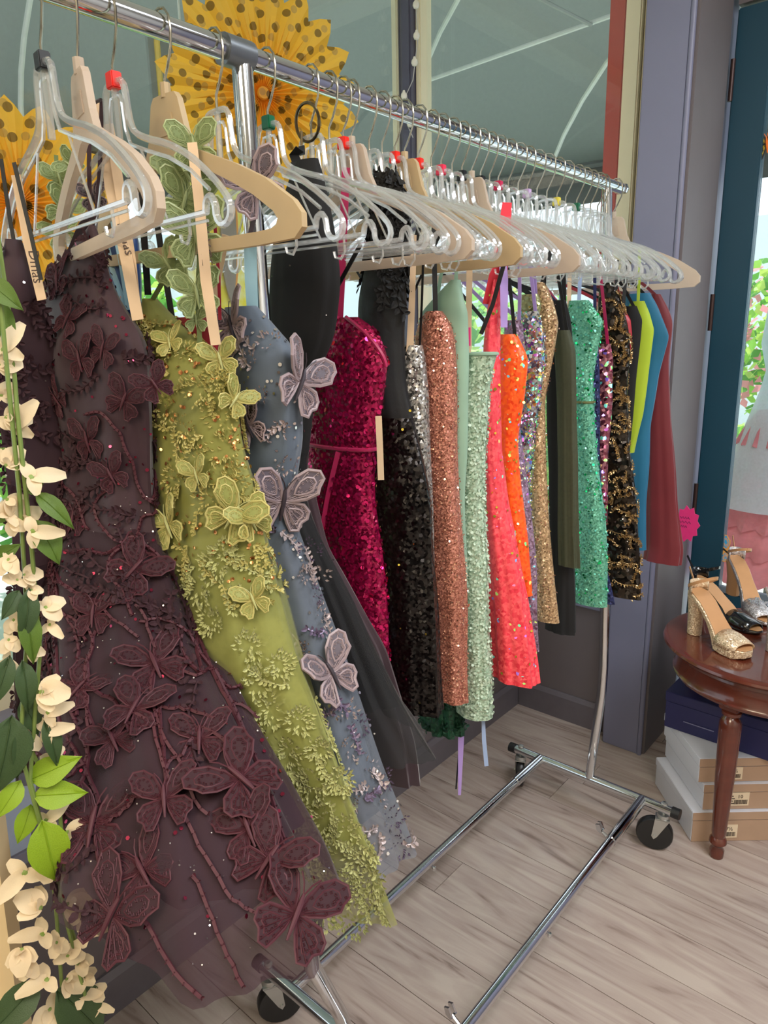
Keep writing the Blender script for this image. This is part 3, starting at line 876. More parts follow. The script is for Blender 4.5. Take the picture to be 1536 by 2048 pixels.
# 2 plum butterfly dress
dB = Dress('party_dress', 'plum butterfly dress with a wide sheer skirt, in front of the lime green dress', 213,
  [(452,178,194,.006),(500,128,212,.012),(560,90,222,.02),(620,80,252,.03),(660,72,285,.04),(720,66,302,.045),(850,66,305,.045),(950,80,305,.045),(1040,90,318,.05,-.005),(1100,92,345,.06,-.01),(1250,92,408,.085,-.03),(1400,96,478,.09,-.065),(1550,98,550,.10,-.085),(1700,98,628,.115,-.105),(1808,95,662,.12,-.115)], k=8, amp=.05, hem=.012)
vw = dB.vof(1030, 200)
dB.shell('bodice', PLUM, 0, vw, seg=72); dB.shell('skirt', PLUMT, vw, 1, seg=96); dB.shell('underskirt', PLUM, vw-.01, .93, .94, seg=72)
dB.strap_px([(204,198),(180,210),(178,330),(180,400),(183,455)], .005, PLUM)
dB.strap_px([(204,200),(200,330),(196,400),(190,460)], .005, PLUM, .004)
dB.strap_px([(140,515),(165,455),(184,430)], .012, PLUM, -.002, name='halter_band')
dB.strap_px([(192,200),(205,280),(222,380),(250,500),(276,640)], [.010,.011,.013,.015,.014], RIBBON, .010, name='hanging_ribbon', label='cream printed hanging ribbon')
dB.strap_px([(218,248),(240,380),(262,520),(270,600)], [.010,.012,.012,.012], RIBBON, .014, name='hanging_ribbon', label='cream printed hanging ribbon')
ribbon_text(dB, 'Dmas', 234, 446, 248, 500, .017, .008)
for i, (px, py, sz, rt) in enumerate([(120,560,.040,.3),(140,640,.036,-.4),(165,720,.038,.2),(120,800,.034,.8),(210,700,.034,-.3),(180,880,.040,.1),(120,950,.034,.6),(250,800,.036,-.5),(225,950,.034,.4),(150,1040,.036,.1),
    (270,1140,.052,-.7),(310,1330,.056,.35),(270,1420,.050,-.2),(480,1560,.060,.5),(230,1480,.044,.8),(190,1650,.06,.2),(540,1720,.052,-.5),(590,1830,.060,-.9),(330,1600,.046,.2),(230,1830,.062,-.2),(190,1230,.042,.2),(400,1480,.046,.1),(160,1380,.042,-.4),(500,1660,.046,.6),(290,1740,.05,1.0)]):
    applique(dB, BF_PLUM, px, py, sz*.72, rt, off=.003)
dB.leaves(PLUMA, 60, .011, vine=.0016, v0=.03, thr=(-PI, .35), leafn=10)
dB.leaves(PLUMR, 34, .0028, vine=.0022, v0=.45, thr=(-PI, .35), leafn=26, name='corded_vine', step=.007)
dB.sequins(PLUMS, 420, .0022, .02, .98, .5); dB.sequins(SILV, 420, .0009, .45, .98, .6, name='glitter')
applique(dB, BF_PLUM, 310, 770, .022, .5, y=dB.y-.01); applique(dB, BF_DARK, 186, 395, .018, .2, y=dB.y+.02)

# 3 lime green butterfly dress
dC = Dress('party_dress', 'lime green dress with sage butterflies up its straps and a sheer embroidered skirt', 320,
  [(598,288,312,.010),(640,272,352,.02),(690,262,410,.03),(745,258,470,.04),(800,262,478,.042),(900,275,490,.042),(1000,290,520,.045),(1065,296,532,.05),(1120,300,548,.06),(1300,310,605,.07,-.005),(1500,325,668,.06,-.002),(1700,345,738,.058,.0),(1822,360,776,.056,.004)], k=7, amp=.05, hem=.006)
vw = dC.vof(1065, 400)
dC.shell('bodice', LIME, 0, vw, seg=64); dC.shell('skirt', LIMET, vw, 1, seg=80); dC.shell('underskirt', LIME, vw-.01, .88, .92, seg=64)
dC.leaves(LIMEG, 100, .006, v0=.02, v1=vw+.08, vine=.001, leafn=7)
dC.clusters(LIMEE, [(480,1200,.018),(500,1290,.018),(520,1360,.02),(560,1330,.016),(540,1420,.02),(575,1500,.018),(600,1440,.016),(620,1570,.022),(645,1640,.022),(600,1620,.024),(640,1700,.02),(680,1560,.016),(690,1660,.018),(715,1720,.02),(690,1780,.024),(730,1790,.022),(650,1830,.022),(700,1840,.022),(430,1130,.022),(400,1180,.018),(420,1240,.018),(450,1110,.02),(640,1500,.014),(745,1760,.018)], 60, .0065)
dC.clusters(LIMEG, [(400,780,.02),(440,830,.022),(370,860,.02),(450,900,.022),(400,930,.024),(470,960,.02),(350,960,.018),(420,1000,.022),(330,700,.016),(370,700,.016),(430,760,.016),(330,820,.018)], 50, .0055)
dC.leaves(LIMEE, 30, .0065, v0=vw, v1=1, vine=.001, leafn=12, thr=(-2.2, .6), dens=lambda v: .35+.65*v)
dC.leaves(LIMEE, 60, .0065, v0=.84, v1=1, vine=.001, leafn=10)
dC.sequins(ORSEQ, 420, .0026, .03, vw+.05, .5)
for (px, py, sz, rt) in [(470,1030,.040,-.6),(345,1050,.036,.5),(500,1040,.030,.4),(440,720,.026,.2),(465,800,.026,-.7),(400,950,.024,.3),(510,1200,.026,.4),(345,690,.024,.4)]:
    applique(dC, BF_LIME, px, py, sz*.9, rt)
for (px, py, sz, rt, dz) in [(388,295,.028,.1,.0),(372,345,.030,.5,.004),(368,405,.032,-.3,.0),(392,472,.038,.15,-.004),(336,530,.026,.5,0),(394,590,.030,.1,-.002),(392,640,.016,.0,0),(120,360,.026,.2,.03),(128,420,.028,-.5,.03),(122,470,.026,.4,.03),(140,330,.02,1.0,.03)]:
    applique(dC, BF_SAGE, px, py, sz, rt, y=dC.y+dz, name='strap_butterfly')
dC.strap_px([(372,270),(368,400),(345,530),(302,605)], .006, SAGE); dC.strap_px([(398,280),(402,450),(395,600),(400,690)], .006, SAGE)
dC.strap_px([(384,285),(398,400),(412,560),(432,690)], [.011,.012,.013,.012], RIBBON, -.012, name='hanging_ribbon', label='cream printed hanging ribbon')
ribbon_text(dC, 'ALYCE', 396, 440, 408, 560, .017, -.014)
dC.strap_px([(112,310),(116,400),(126,500)], .006, SAGE, .03)

# 4 grey blue butterfly dress
dD = Dress('party_dress', 'grey blue dress with raised mauve butterflies, between the lime and magenta dresses', 425,
  [(612,450,512,.012),(650,446,548,.02),(700,444,590,.03),(760,446,600,.034),(880,452,602,.034),(1000,456,585,.034),(1045,458,588,.034),(1150,464,628,.04),(1300,474,680,.05,-.005),(1500,490,748,.06,-.01),(1650,505,800,.065,-.015),(1708,510,820,.07,-.015)], k=6, amp=.05)
vw = dD.vof(1045, 520)
dD.shell('bodice', GREY, 0, vw, seg=64); dD.shell('skirt', GREYT, vw, 1, seg=72); dD.shell('underskirt', GREY, vw-.01, .88, .86, seg=64)
dD.leaves(GREYE, 34, .008, v0=.02, v1=1, vine=.0011, leafn=6, thr=(-2.4, .6))
dD.clusters(GREYE, [(540,680,.014),(500,720,.012),(560,860,.012),(570,930,.012),(520,790,.012),(610,1150,.014),(640,1230,.016),(600,1300,.014),(690,1420,.016),(700,1500,.016),(740,1530,.018),(660,1440,.014),(760,1600,.014),(700,1600,.014),(640,1150,.012)], 18, .005)
dD.clusters(GREYP, [(630,1190,.014),(670,1290,.014),(720,1450,.014),(770,1560,.014),(790,1640,.016),(800,1690,.016),(620,1100,.016)], 26, .004, name='sequin_patch')
dD.leaves(GREYP, 12, .008, v0=.4, v1=1, vine=.0015, leafn=6, thr=(-2.4, .6), name='sequin_patch')
dD.sequins(SILV, 380, .0022, .02, .98, .5)
for (px, py, sz, rt, me_) in [(590,765,.052,-.5,BF_MAUV),(560,1000,.055,-.15,BF_MAUV),(475,655,.044,.5,BF_MAUV),(505,850,.036,.4,BF_DARK),(655,1350,.050,.2,BF_MAUV)]:
    applique(dD, me_, px, py, sz*.84, rt, off=.008)
applique(dD, BF_MAUV, 512, 375, .036, .35, y=dD.y-.02, name='strap_butterfly')
dD.strap_px([(500,470),(502,560),(506,640)], [.016,.016,.014], PALEB, .004); dD.strap_px([(508,300),(512,420),(500,470)], .006, MAUVE, .0)
dD.strap_px([(452,470),(430,580),(438,660)], .010, RIBBON, .0, name='hanging_ribbon', label='cream printed hanging ribbon')
# 5 black velvet gown
dE = Dress('evening_gown', 'black velvet gown with a flaring sheer black skirt, behind the grey blue dress', 590,
  [(318,590,640,.012),(360,572,652,.02),(450,548,668,.03),(560,540,680,.032),(680,540,668,.032),(760,540,630,.028),(900,540,616,.026),(1000,540,612,.026,-.01),(1080,545,648,.03,-.02),(1200,560,702,.035,-.025),(1300,575,748,.04,-.03),(1400,590,795,.05,-.035),(1505,620,864,.06,-.04)], k=7, amp=.06)
dE.shell('bodice', VELV, 0, .5, seg=56); dE.shell('skirt', BLKT, .5, 1, seg=72); dE.shell('underskirt', VELV, .48, .93, .88)
dE.sequins(SILV, 40, .0012); dE.strap_px([(600,340),(588,310),(600,298)], .014, VELV)
dE.strap_px([(592,325),(590,370)], .014, BLACKR, -.004)
dE2 = Dress('evening_gown', 'plum velvet gown whose hem shows beneath the black sheer skirt', 630,
  [(700,556,606,.014),(900,556,606,.014),(1100,570,660,.018),(1300,600,770,.025),(1480,640,825,.03),(1568,660,838,.03)], k=6, amp=.05)
dE2.shell('dress_body', plain('dark_plum_velvet', (52, 28, 36), .75, sheen=.4, var=.2)); dE2.auto_straps(BLACKR)
# 6 magenta sequin dress
dF = Dress('sequin_dress', 'magenta sequin dress with satin piping and a waist seam', 683,
  [(634,668,716,.010),(650,640,742,.016),(672,612,758,.022),(700,592,770,.026),(722,588,775,.028),(800,598,765,.028),(900,610,752,.026),(1000,604,750,.026),(1150,600,766,.028),(1300,610,775,.030),(1470,620,782,.032)], k=5, amp=.035)
dF.shell('dress_body', MAG, seg=64)
dF.edge(MAGS, .0035, v=dF.vof(898, 680), name='waist_seam')
for sd, n_ in ((-1, 'neckline_trim'), (1, 'neckline_trim')):
    P = [dF.pt((-1.2 if sd < 0 else -1.9) + sd*(1.15)*(q/14)**.6*-1, .105*(q/14), 1.02) for q in range(15)]
    MB().tube(P, .0034, 6).build(n_, MAGS, dF.root)
P = [dF.pt(-1.25 - .45*(q/10), dF.vof(905, 690) + (.20)*(q/10), 1.02) for q in range(11)]
MB().strap(P, .012, (R_.x, R_.y, 0)).build('sash', MAGS, dF.root)
dF.strap_px([(692,335),(688,430),(682,560),(676,640)], [.012,.012,.013,.016], MAGS, -.004)
dF.sequins(MAGD, 900, .0034, .02, .98, .5)
tg = MB().strap([at(757,832,1,dF.y-.01), at(760,900,1,dF.y-.01), at(762,960,1,dF.y-.01)], .010, (R_.x, R_.y, 0), .0006)
tg.build('price_tag', RIBBON, dF.root, label='plain cream card tag')
# 7 black lace gown
dG = Dress('evening_gown', 'black lace gown with one ruffled shoulder and a sequined lower skirt', 738,
  [(345,752,790,.012),(400,748,812,.018),(450,742,812,.02),(530,730,806,.022),(600,716,814,.024),(660,716,808,.024),(760,724,812,.024),(850,730,832,.024),(1000,740,862,.026),(1200,756,876,.03),(1422,780,886,.034)], k=6, amp=.05)
dG.shell('bodice', BLKL, 0, .42, seg=56); dG.shell('skirt', BLKS, .42, 1, seg=56)
dG.shell('skirt_lining', CHAMP, .9, 1.0, .96, label='champagne lining showing at the hem')
dG.leaves(plain('black_ruffle', (18, 17, 18), .7), 60, .014, v0=0, v1=.16, vine=.002, thr=(-PI, PI))
dG.sequins(GOLDD, 14, .002, .4, .98)
# 8 silver beaded
dH = Dress('sequin_dress', 'silver grey beaded dress just right of the black lace gown', 765,
  [(690,800,846,.014),(720,802,852,.018),(800,806,860,.02),(900,808,862,.02),(1050,812,868,.02),(1250,820,874,.022),(1400,826,878,.022)], k=4, amp=.03)
dH.shell('dress_body', SILB); dH.strap_px([(828,470),(824,600),(818,740),(816,830)], [.008,.010,.012,.010], RIBBON, -.012, name='hanging_ribbon', label='cream hanging ribbon'); dH.auto_straps(BLACKR, .004)
# 9 rose gold
dI = Dress('sequin_dress', 'rose gold glitter sheath dress left of the mint dress', 800,
  [(622,850,886,.014),(640,836,900,.018),(670,830,908,.020),(800,836,912,.022),(900,842,914,.022),(1050,850,922,.022),(1200,856,932,.024),(1402,862,938,.026)], k=5, amp=.04)
dI.shell('dress_body', ROSE, seg=64); dI.sequins(ROSED, 1400, .0016, .01, .99, .6)
dI.strap_px([(868,452),(869,540),(871,630)], .008, BLACKR, -.003); dI.strap_px([(838,455),(812,560)], .008, BLACKR, .0)
# mint satin with point
dI2 = Dress('party_dress', 'plain mint satin dress whose pointed neckline rises behind the rose gold dress', 822,
  [(560,900,922,.010),(590,868,926,.014),(625,838,936,.018),(700,836,936,.018),(1000,846,930,.018),(1300,850,935,.018)], k=4, amp=.03)
dI2.shell('dress_body', MINTS); dI2.strap_px([(915,470),(912,560)], .006, MINTS); dI2.strap_px([(880,470),(820,600)], .004, BLACKR, .004)
# 10 mint sequin
dJ = Dress('sequin_dress', 'pale mint sequin sheath dress with a straight satin neckline', 850,
  [(704,914,996,.022),(740,910,986,.022),(800,906,977,.022),(900,904,970,.022),(1000,905,971,.022),(1200,908,978,.024),(1432,914,982,.026)], k=4, amp=.03)
dJ.shell('dress_body', MINT, seg=64); dJ.edge(MINTS, .003, .004)
dJ.sequins(plain('mint_disc', (186, 204, 182), .45, .05), 1800, .0026, .03, .99, .8)
dJ.strap_px([(940,470),(938,600),(936,705)], .010, RIBBON, -.008, name='hanging_ribbon', label='cream hanging ribbon')
dJ.strap_px([(1010,520),(985,610),(962,668)], .007, BLACKR, -.01); dJ.strap_px([(900,470),(880,560),(872,620)], .006, MINTS, .004)
tg = MB().strap([at(925,615,1,dJ.y-.012), at(926,698,1,dJ.y-.012)], .030, (R_.x, R_.y, 0), .0008); tg.build('price_tag', RIBBON, dJ.root, label='beige card tag')
MB().strap([at(934,655,1,dJ.y-.0135), at(934,692,1,dJ.y-.0135)], .012, (R_.x, R_.y, 0), .0006).build('tag_sticker', plain('pink_sticker', (226, 40, 120), .5), dJ.root, label='hot pink sticker on the tag')
# 11 coral
dK = Dress('party_dress', 'long coral red dress with one broad strap and scattered gold sequins', 905,
  [(560,985,1004,.014),(620,972,1004,.018),(700,966,1003,.02),(800,966,1002,.02),(900,966,1003,.02),(1000,968,1014,.022),(1100,972,1034,.024),(1200,976,1054,.026),(1300,980,1068,.028),(1366,982,1074,.03)], k=6, amp=.06)
dK.shell('dress_body', CORALS, seg=64); dK.sequins(GOLDD, 60, .0028)
dK.strap_px([(1014,405),(1008,470),(998,540),(985,610)], [.016,.022,.030,.036], CORAL, -.003, label='broad coral shoulder strap')
dK.strap_px([(1004,495),(1008,560),(1008,655)], [.012,.014,.012], LAVR, -.006, name='hanging_ribbon', label='pale lilac hanging ribbon')
# 12 orange
dL = Dress('party_dress', 'bright orange sequin dress overlapping the coral dress', 945,
  [(668,1000,1034,.014),(700,992,1050,.018),(716,990,1058,.02),(800,990,1050,.02),(880,992,1036,.018),(960,992,1040,.018),(1080,996,1054,.02),(1190,1000,1062,.02)], k=5, amp=.05)
dL.shell('dress_body', ORANGE, seg=56); dL.sequins(GOLDD, 90, .0026); dL.auto_straps(BLACKR)
# 13 lavender
dM = Dress('sequin_dress', 'dusty lavender glitter dress just right of the orange dress', 972,
  [(640,1010,1044,.014),(700,1010,1050,.018),(850,1014,1040,.018),(1000,1018,1060,.018),(1150,1022,1074,.018),(1300,1026,1078,.018)], k=5, amp=.05)
dM.shell('dress_body', LAV); dM.sequins(SILV, 260, .0017); dM.auto_straps(LAVR)
# 14 iridescent
dN = Dress('sequin_dress', 'iridescent silver sequin dress beside the champagne dress', 994,
  [(622,1030,1078,.014),(660,1028,1088,.016),(720,1028,1090,.016),(800,1030,1080,.016),(900,1032,1066,.016),(1000,1034,1062,.014),(1200,1038,1066,.014)], k=4, amp=.04)
dN.shell('dress_body', IRID, seg=56)
dN.sequins(sequin('iridescent_disc', (190, 190, 196), metal=.95, rough=.12, rainbow=.6, scale=400), 700, .0028, .01, .98, .7); dN.auto_straps(LAVR)
dO = Dress('sequin_dress', 'olive green sequin bodice dress behind the orange dress top', 1002,
  [(588,1040,1078,.014),(610,1034,1084,.016),(640,1034,1078,.016),(760,1038,1070,.014),(1000,1044,1066,.014)], k=4, amp=.04)
dO.shell('dress_body', OLIVES); dO.sequins(GOLDD, 80, .0024); dO.auto_straps(LAVR, .006)
# 15 champagne
dP = Dress('sequin_dress', 'champagne gold glitter sheath dress with flared hem', 1026,
  [(565,1072,1088,.010),(600,1060,1104,.014),(645,1056,1118,.016),(700,1056,1110,.016),(800,1058,1092,.016),(900,1060,1093,.016),(1050,1064,1101,.016),(1244,1070,1119,.018)], k=4, amp=.03)
dP.shell('dress_body', CHAMP, seg=56); dP.sequins(ROSED, 300, .0016); dP.strap_px([(1102,500),(1078,590)], .008, BLACKR, -.004); dP.auto_straps(BLACKR)
# 16 black and dark olive
dQ = Dress('evening_gown', 'plain black dress with the longer hem, right of the champagne dress', 1066,
  [(600,1098,1132,.012),(640,1092,1142,.016),(750,1092,1150,.016),(900,1094,1150,.016),(1100,1100,1148,.018),(1268,1090,1152,.02)], k=6, amp=.06)
dQ.shell('dress_body', VELV); dQ.auto_straps(BLACKR, .010)
dQ2 = Dress('evening_gown', 'dark olive mesh dress left of the emerald sequin dress', 1052,
  [(660,1112,1138,.008),(700,1110,1150,.010),(800,1112,1153,.010),(950,1114,1154,.010),(1050,1116,1156,.010),(1136,1118,1158,.010)], k=7, amp=.08)
dQ2.shell('dress_body', DOLIVE); dQ2.auto_straps(BLACKR)
# 17 emerald
dR = Dress('sequin_dress', 'emerald green sequin sheath dress with a waist seam', 1112,
  [(600,1136,1178,.012),(620,1130,1192,.014),(638,1128,1209,.014),(690,1128,1198,.016),(760,1132,1184,.016),(850,1134,1188,.016),(950,1136,1200,.016),(1050,1138,1210,.018),(1130,1140,1216,.018),(1214,1142,1212,.018)], k=4, amp=.03)
dR.shell('dress_body', EMER, seg=64); dR.sequins(EMERD, 260, .0026, .01, .98, .55); dR.sequins(plain('aqua_disc', (120, 214, 190), .25, .7), 500, .0026, .01, .99, .6, name='pale_sequins')
dR.edge(plain('bronze_trim', (120, 120, 80), .4, .5), .003, dR.vof(805, 1165), 'waist_seam'); dR.strap_px([(1140,520),(1138,600),(1136,690)], .009, RIBBON, -.006, name='hanging_ribbon', label='cream hanging ribbon')
dR.strap_px([(1162,510),(1158,600)], .008, BLUER); dR.strap_px([(1130,500),(1120,600)], .006, PALEB)
# 18 navy, multi, black-gold
dS = Dress('sequin_dress', 'navy sequin dress showing as a strip right of the emerald dress', 1134,
  [(640,1150,1196,.012),(760,1152,1200,.012),(900,1154,1200,.012),(1100,1158,1206,.014),(1208,1160,1228,.014)], k=4, amp=.04)
dS.shell('dress_body', NAVY); dS.auto_straps(plain('navy_strap', (30, 34, 84), .6))
dT = Dress('sequin_dress', 'pink and black patterned sequin dress between the navy and gold embroidered dresses', 1146,
  [(688,1180,1222,.012),(720,1176,1228,.012),(800,1176,1226,.012),(900,1178,1218,.012),(1050,1180,1214,.012)], k=4, amp=.04)
dT.shell('dress_body', MULTI); dT.auto_straps(MAGS)
dU = Dress('evening_gown', 'black dress embroidered with gold scrolls, left of the lime dress', 1164,
  [(565,1200,1226,.010),(600,1196,1242,.012),(650,1194,1254,.014),(700,1194,1259,.014),(800,1196,1253,.014),(900,1198,1259,.014),(1000,1200,1270,.014),(1100,1202,1278,.016),(1200,1204,1282,.016)], k=5, amp=.05)
dU.shell('dress_body', BLKG, seg=56); dU.leaves(GOLDE, 120, .006, v0=.03, v1=1, vine=.0012, leafn=7); dU.sequins(SILV, 120, .0015)
dU.strap_px([(1234,520),(1232,580),(1226,640)], .008, BLACKR, -.004); dU.strap_px([(1254,520),(1246,620)], .008, BLACKR)
dV = Dress('party_dress', 'small red dress top peeking between the gold embroidered and lime dresses', 1176,
  [(610,1226,1244,.010),(640,1222,1262,.012),(670,1222,1264,.012),(800,1224,1252,.012)], k=4, amp=.04)
dV.shell('dress_body', REDC); dV.auto_straps(REDC)
dW = Dress('party_dress', 'acid lime jersey dress with a single thin strap', 1188,
  [(602,1262,1290,.010),(625,1252,1300,.012),(660,1248,1310,.012),(740,1248,1299,.012),(830,1250,1288,.012),(905,1252,1270,.012)], k=3, amp=.03)
dW.shell('dress_body', LIMEJ); dW.strap_px([(1279,495),(1278,560),(1276,606)], .007, LIMEJ)
dX = Dress('party_dress', 'black sleeveless dress showing at the neck between the lime and teal dresses', 1180,
  [(612,1250,1274,.010),(640,1248,1284,.012),(760,1246,1272,.012),(900,1246,1262,.012)], k=3, amp=.03)
dX.shell('dress_body', VELV); dX.auto_straps(BLACKR)
dY = Dress('party_dress', 'teal blue jersey dress between the lime and crimson dresses', 1204,
  [(586,1250,1300,.010),(610,1248,1316,.012),(645,1250,1332,.012),(672,1252,1343,.012),(750,1254,1320,.012),(850,1254,1302,.012),(1000,1256,1294,.012),(1100,1258,1292,.012)], k=4, amp=.04)
dY.shell('dress_body', TEALC); dY.auto_straps(BLACKR)
dZ = Dress('party_dress', 'crimson red jersey dress last on the rack, beside the pink starburst tag', 1222,
  [(588,1300,1322,.010),(620,1290,1338,.012),(645,1288,1346,.012),(720,1288,1338,.014),(850,1290,1344,.014),(1000,1292,1357,.016),(1100,1290,1366,.018),(1130,1286,1362,.018)], k=5, amp=.05)
dZ.shell('dress_body', CRIM); dZ.auto_straps(CRIM)
# low hems and dangling ribbons at the back of the rack
d2 = Dress('party_dress', 'dark green lace dress whose hem shows under the rose gold dress', 862,
  [(1200,850,900,.02),(1330,842,915,.024),(1440,842,924,.03),(1466,848,926,.03)], k=8, amp=.12, cx=-.02)
d2.shell('dress_body', DGREEN); d2.leaves(DGREEN, 40, .010)
d2.strap_px([(925,1400),(922,1480),(919,1590)], [.008, .012, .006], LAVR, .01, name='dangling_ribbon', label='lavender dangling ribbon')
d2.strap_px([(930,1420),(918,1500),(912,1578)], .003, BLACKR, .012, name='dangling_cord')
dJ.strap_px([(966,1428),(968,1480),(973,1532)], [.006, .008, .008], BLUER, .004, name='dangling_ribbon', label='light blue dangling ribbon')
d3 = Dress('party_dress', 'wine red satin dress showing between the lime and grey blue dresses', 360,
  [(632,352,432,.012),(660,346,440,.014),(740,344,440,.014),(1000,350,430,.014)], k=4, amp=.03)
d3.shell('dress_body', WINE); d3.strap_px([(300,345),(322,500),(345,640)], .008, BLACKR, .004); d3.strap_px([(278,350),(288,470),(296,590)], .009, BLACKR, -.004); d3.strap_px([(430,450),(438,560),(440,640)], .004, WINE)
d4 = Dress('party_dress', 'royal blue dress with pale blue straps hanging behind the plum dress halter', 270,
  [(455,218,262,.012),(480,205,275,.014),(560,204,284,.016),(700,210,284,.016),(900,214,280,.016)], k=4, amp=.03, y=rod_y(340)+.0)
d4.shell('dress_body', satin('royal_blue', (22, 66, 130))); d4.strap_px([(200,430),(225,540),(252,620)], .007, PALEB, -.02); d4.strap_px([(222,430),(240,520),(256,620)], .005, PALEB, -.02)
# ------------------------------------------------------------------ pink starburst tag on the column
pk = plain('hot_pink_card', (214, 36, 112), .5, var=.04)
tp = at(1374, 1048, 1, 1.434)
tw = thing('price_tag', 'hot pink starburst price tag beside the crimson dress', 'tag', tuple(tp))
sp = []
for i in range(22):
    a = 2*PI*i/22; r = .040 if i % 2 == 0 else .032
    sp.append((tp.x + r*math.cos(a)*.92, tp.z + r*math.sin(a)*1.4))
MB().prism(sp, 1.4335, 1.4355, 'xz').build('card', pk, tw, smooth=False)
mk = MB()
for (zz, y0, y1) in ((.018, -.020, .006), (.005, -.022, .010), (-.008, -.020, .0)):
    n = 7
    mk.strap([(tp.x + y0 + (y1-y0)*k/n, 1.4331, tp.z + zz + .003*(-1)**k) for k in range(n+1)], .0022, (.3, 0, 1), .0006)
mk.build('handwriting', plain('marker_ink', (120, 20, 80), .6), tw, smooth=False)
# ------------------------------------------------------------------ paper rosettes
def dotted(name):
    m, t, p, out = nt(name)
    tc = N(t, 'ShaderNodeTexCoord')
    def layer(rot, scale, loc, lo):
        mp = N(t, 'ShaderNodeMapping'); mp.inputs['Rotation'].default_value = (0, 0, rot); mp.inputs['Location'].default_value = loc; mp.inputs['Scale'].default_value = (scale, scale, 0)
        t.links.new(tc.outputs['Object'], mp.inputs['Vector'])
        v = N(t, 'ShaderNodeTexVoronoi', i_Scale=1.0, i_Randomness=0.35); v.voronoi_dimensions = '2D'
        t.links.new(mp.outputs[0], v.inputs['Vector'])
        g = N(t, 'ShaderNodeMath', operation='LESS_THAN'); g.inputs[1].default_value = lo
        t.links.new(v.outputs['Distance'], g.inputs[0]); return g
    g1 = layer(.78, 27, (0, 0, 0), .22); g2 = layer(.3, 27, (.4, .2, 0), .20)
    m1 = N(t, 'ShaderNodeMix', data_type='RGBA'); m1.inputs[6].default_value = lin((250, 194, 70)); m1.inputs[7].default_value = lin((214, 168, 84))
    t.links.new(g2.outputs[0], m1.inputs[0])
    m2 = N(t, 'ShaderNodeMix', data_type='RGBA'); m2.inputs[7].default_value = lin((150, 116, 50))
    t.links.new(g1.outputs[0], m2.inputs[0]); t.links.new(m1.outputs[2], m2.inputs[6])
    t.links.new(m2.outputs[2], p.inputs['Base Color']); p.inputs['Roughness'].default_value = .6
    tr = N(t, 'ShaderNodeBsdfTranslucent'); t.links.new(m2.outputs[2], tr.inputs['Color'])
    ms = N(t, 'ShaderNodeMixShader'); ms.inputs[0].default_value = .6
    t.links.new(p.outputs[0], ms.inputs[1]); t.links.new(tr.outputs[0], ms.inputs[2]); t.links.new(ms.outputs[0], out.inputs['Surface'])
    return m
DOT = dotted('dotted_yellow_paper')
def rosette(label, c, R, npts, yaw, hang):
    th = thing('paper_rosette', label, 'decoration', tuple(c), 'paper rosettes in the window')
    m = MB(); seg = npts*4; vs = [(0, 0, 0)]
    for i in range(seg):
        a = 2*PI*i/seg
        ph = (i % 4)/4.0
        ro = R*(0.84 + 0.16*(1-abs(ph-0.5)*2))
        for q, r in enumerate((.06*R, .35*R, .68*R, ro)):
            zz = (0.007 if i % 2 else -0.007)*(1 if q < 2 else .6) + (.008 if i % 4 == 2 else -.004 if i % 4 == 0 else 0)*(q/3)
            vs.append((r*math.cos(a), r*math.sin(a), zz))
    fs = []
    for i in range(seg):
        j = (i+1) % seg
        fs.append((0, 1+i*4, 1+j*4))
        for q in range(3): fs.append((1+i*4+q, 2+i*4+q, 2+j*4+q, 1+j*4+q))
    m.add(vs, fs)
    o = link('pleated_paper', m.mesh('pleated_paper', DOT, False), th, world=False)
    MB().lathe([(.001, .012), (.012, .013), (.014, .008), (.014, 0)], 14).build('centre_disc', DOT, None)
    d = bpy.data.objects['centre_disc'] if 'centre_disc' in bpy.data.objects else None
    d.parent = th; d.name = 'rosette_centre'
    dd = (CAM - Vector(c)); dd.z = 0
    zax = Vector((math.cos(yaw), math.sin(yaw), -.05)).normalized(); yax = Vector((0, 0, 1)); yax = (yax - zax*yax.dot(zax)).normalized(); xax = yax.cross(zax)
    th.matrix_world = Matrix.Translation(Vector(c)) @ Matrix((xax, yax, zax)).transposed().to_4x4()
    return th
c1 = at(525, 188, 0, -0.55)
fan1 = rosette('large yellow paper rosette with gold dots behind the rail and upright', c1, .232, 20, -.45, True)
c2 = at(38, 408, 0, -0.60)
fan2 = rosette('yellow dotted paper rosette at the left edge behind the clear hangers', c2, .175, 18, -.45, True)
for f, c, r in ((fan1, c1, .232), (fan2, c2, .175)):
    o = MB().tube([(c.x-.02, c.y, c.z+r*.1), (c.x-.02, c.y, ZC+.0)], .0012, 5).build('hanging_thread', plain('thread', (200, 190, 170), .6), None)
    o.parent = f; bpy.context.view_layer.update(); o.matrix_parent_inverse = f.matrix_world.inverted()
# ------------------------------------------------------------------ string of round bulbs on the post
sl = thing('string_light', 'string of small round white bulbs down the dark window post', 'string light', (-0.94, 1.555, 1.9))
wire = [at(x, y, 1, 1.555) for (x, y) in ((836, -20), (832, 30), (836, 75), (830, 125), (826, 160), (812, 190), (822, 215), (815, 250), (826, 275))]
MB().tube(wire, .0018, 5).build('wire', plain('white_wire', (190, 190, 190), .5), sl)
BULB = plain('bulb_glass', (240, 236, 226), .25, coat=.4)
for (x, y) in ((832, 10), (833, 72), (829, 125), (808, 192), (820, 248)):
    p = at(x, y, 1, 1.55)
    MB().lathe([(.001, -.012), (.008, -.010), (.012, -.002), (.011, .006), (.006, .012), (.004, .018), (.001, .019)], 12, c=tuple(p)).build('bulb', BULB, sl)
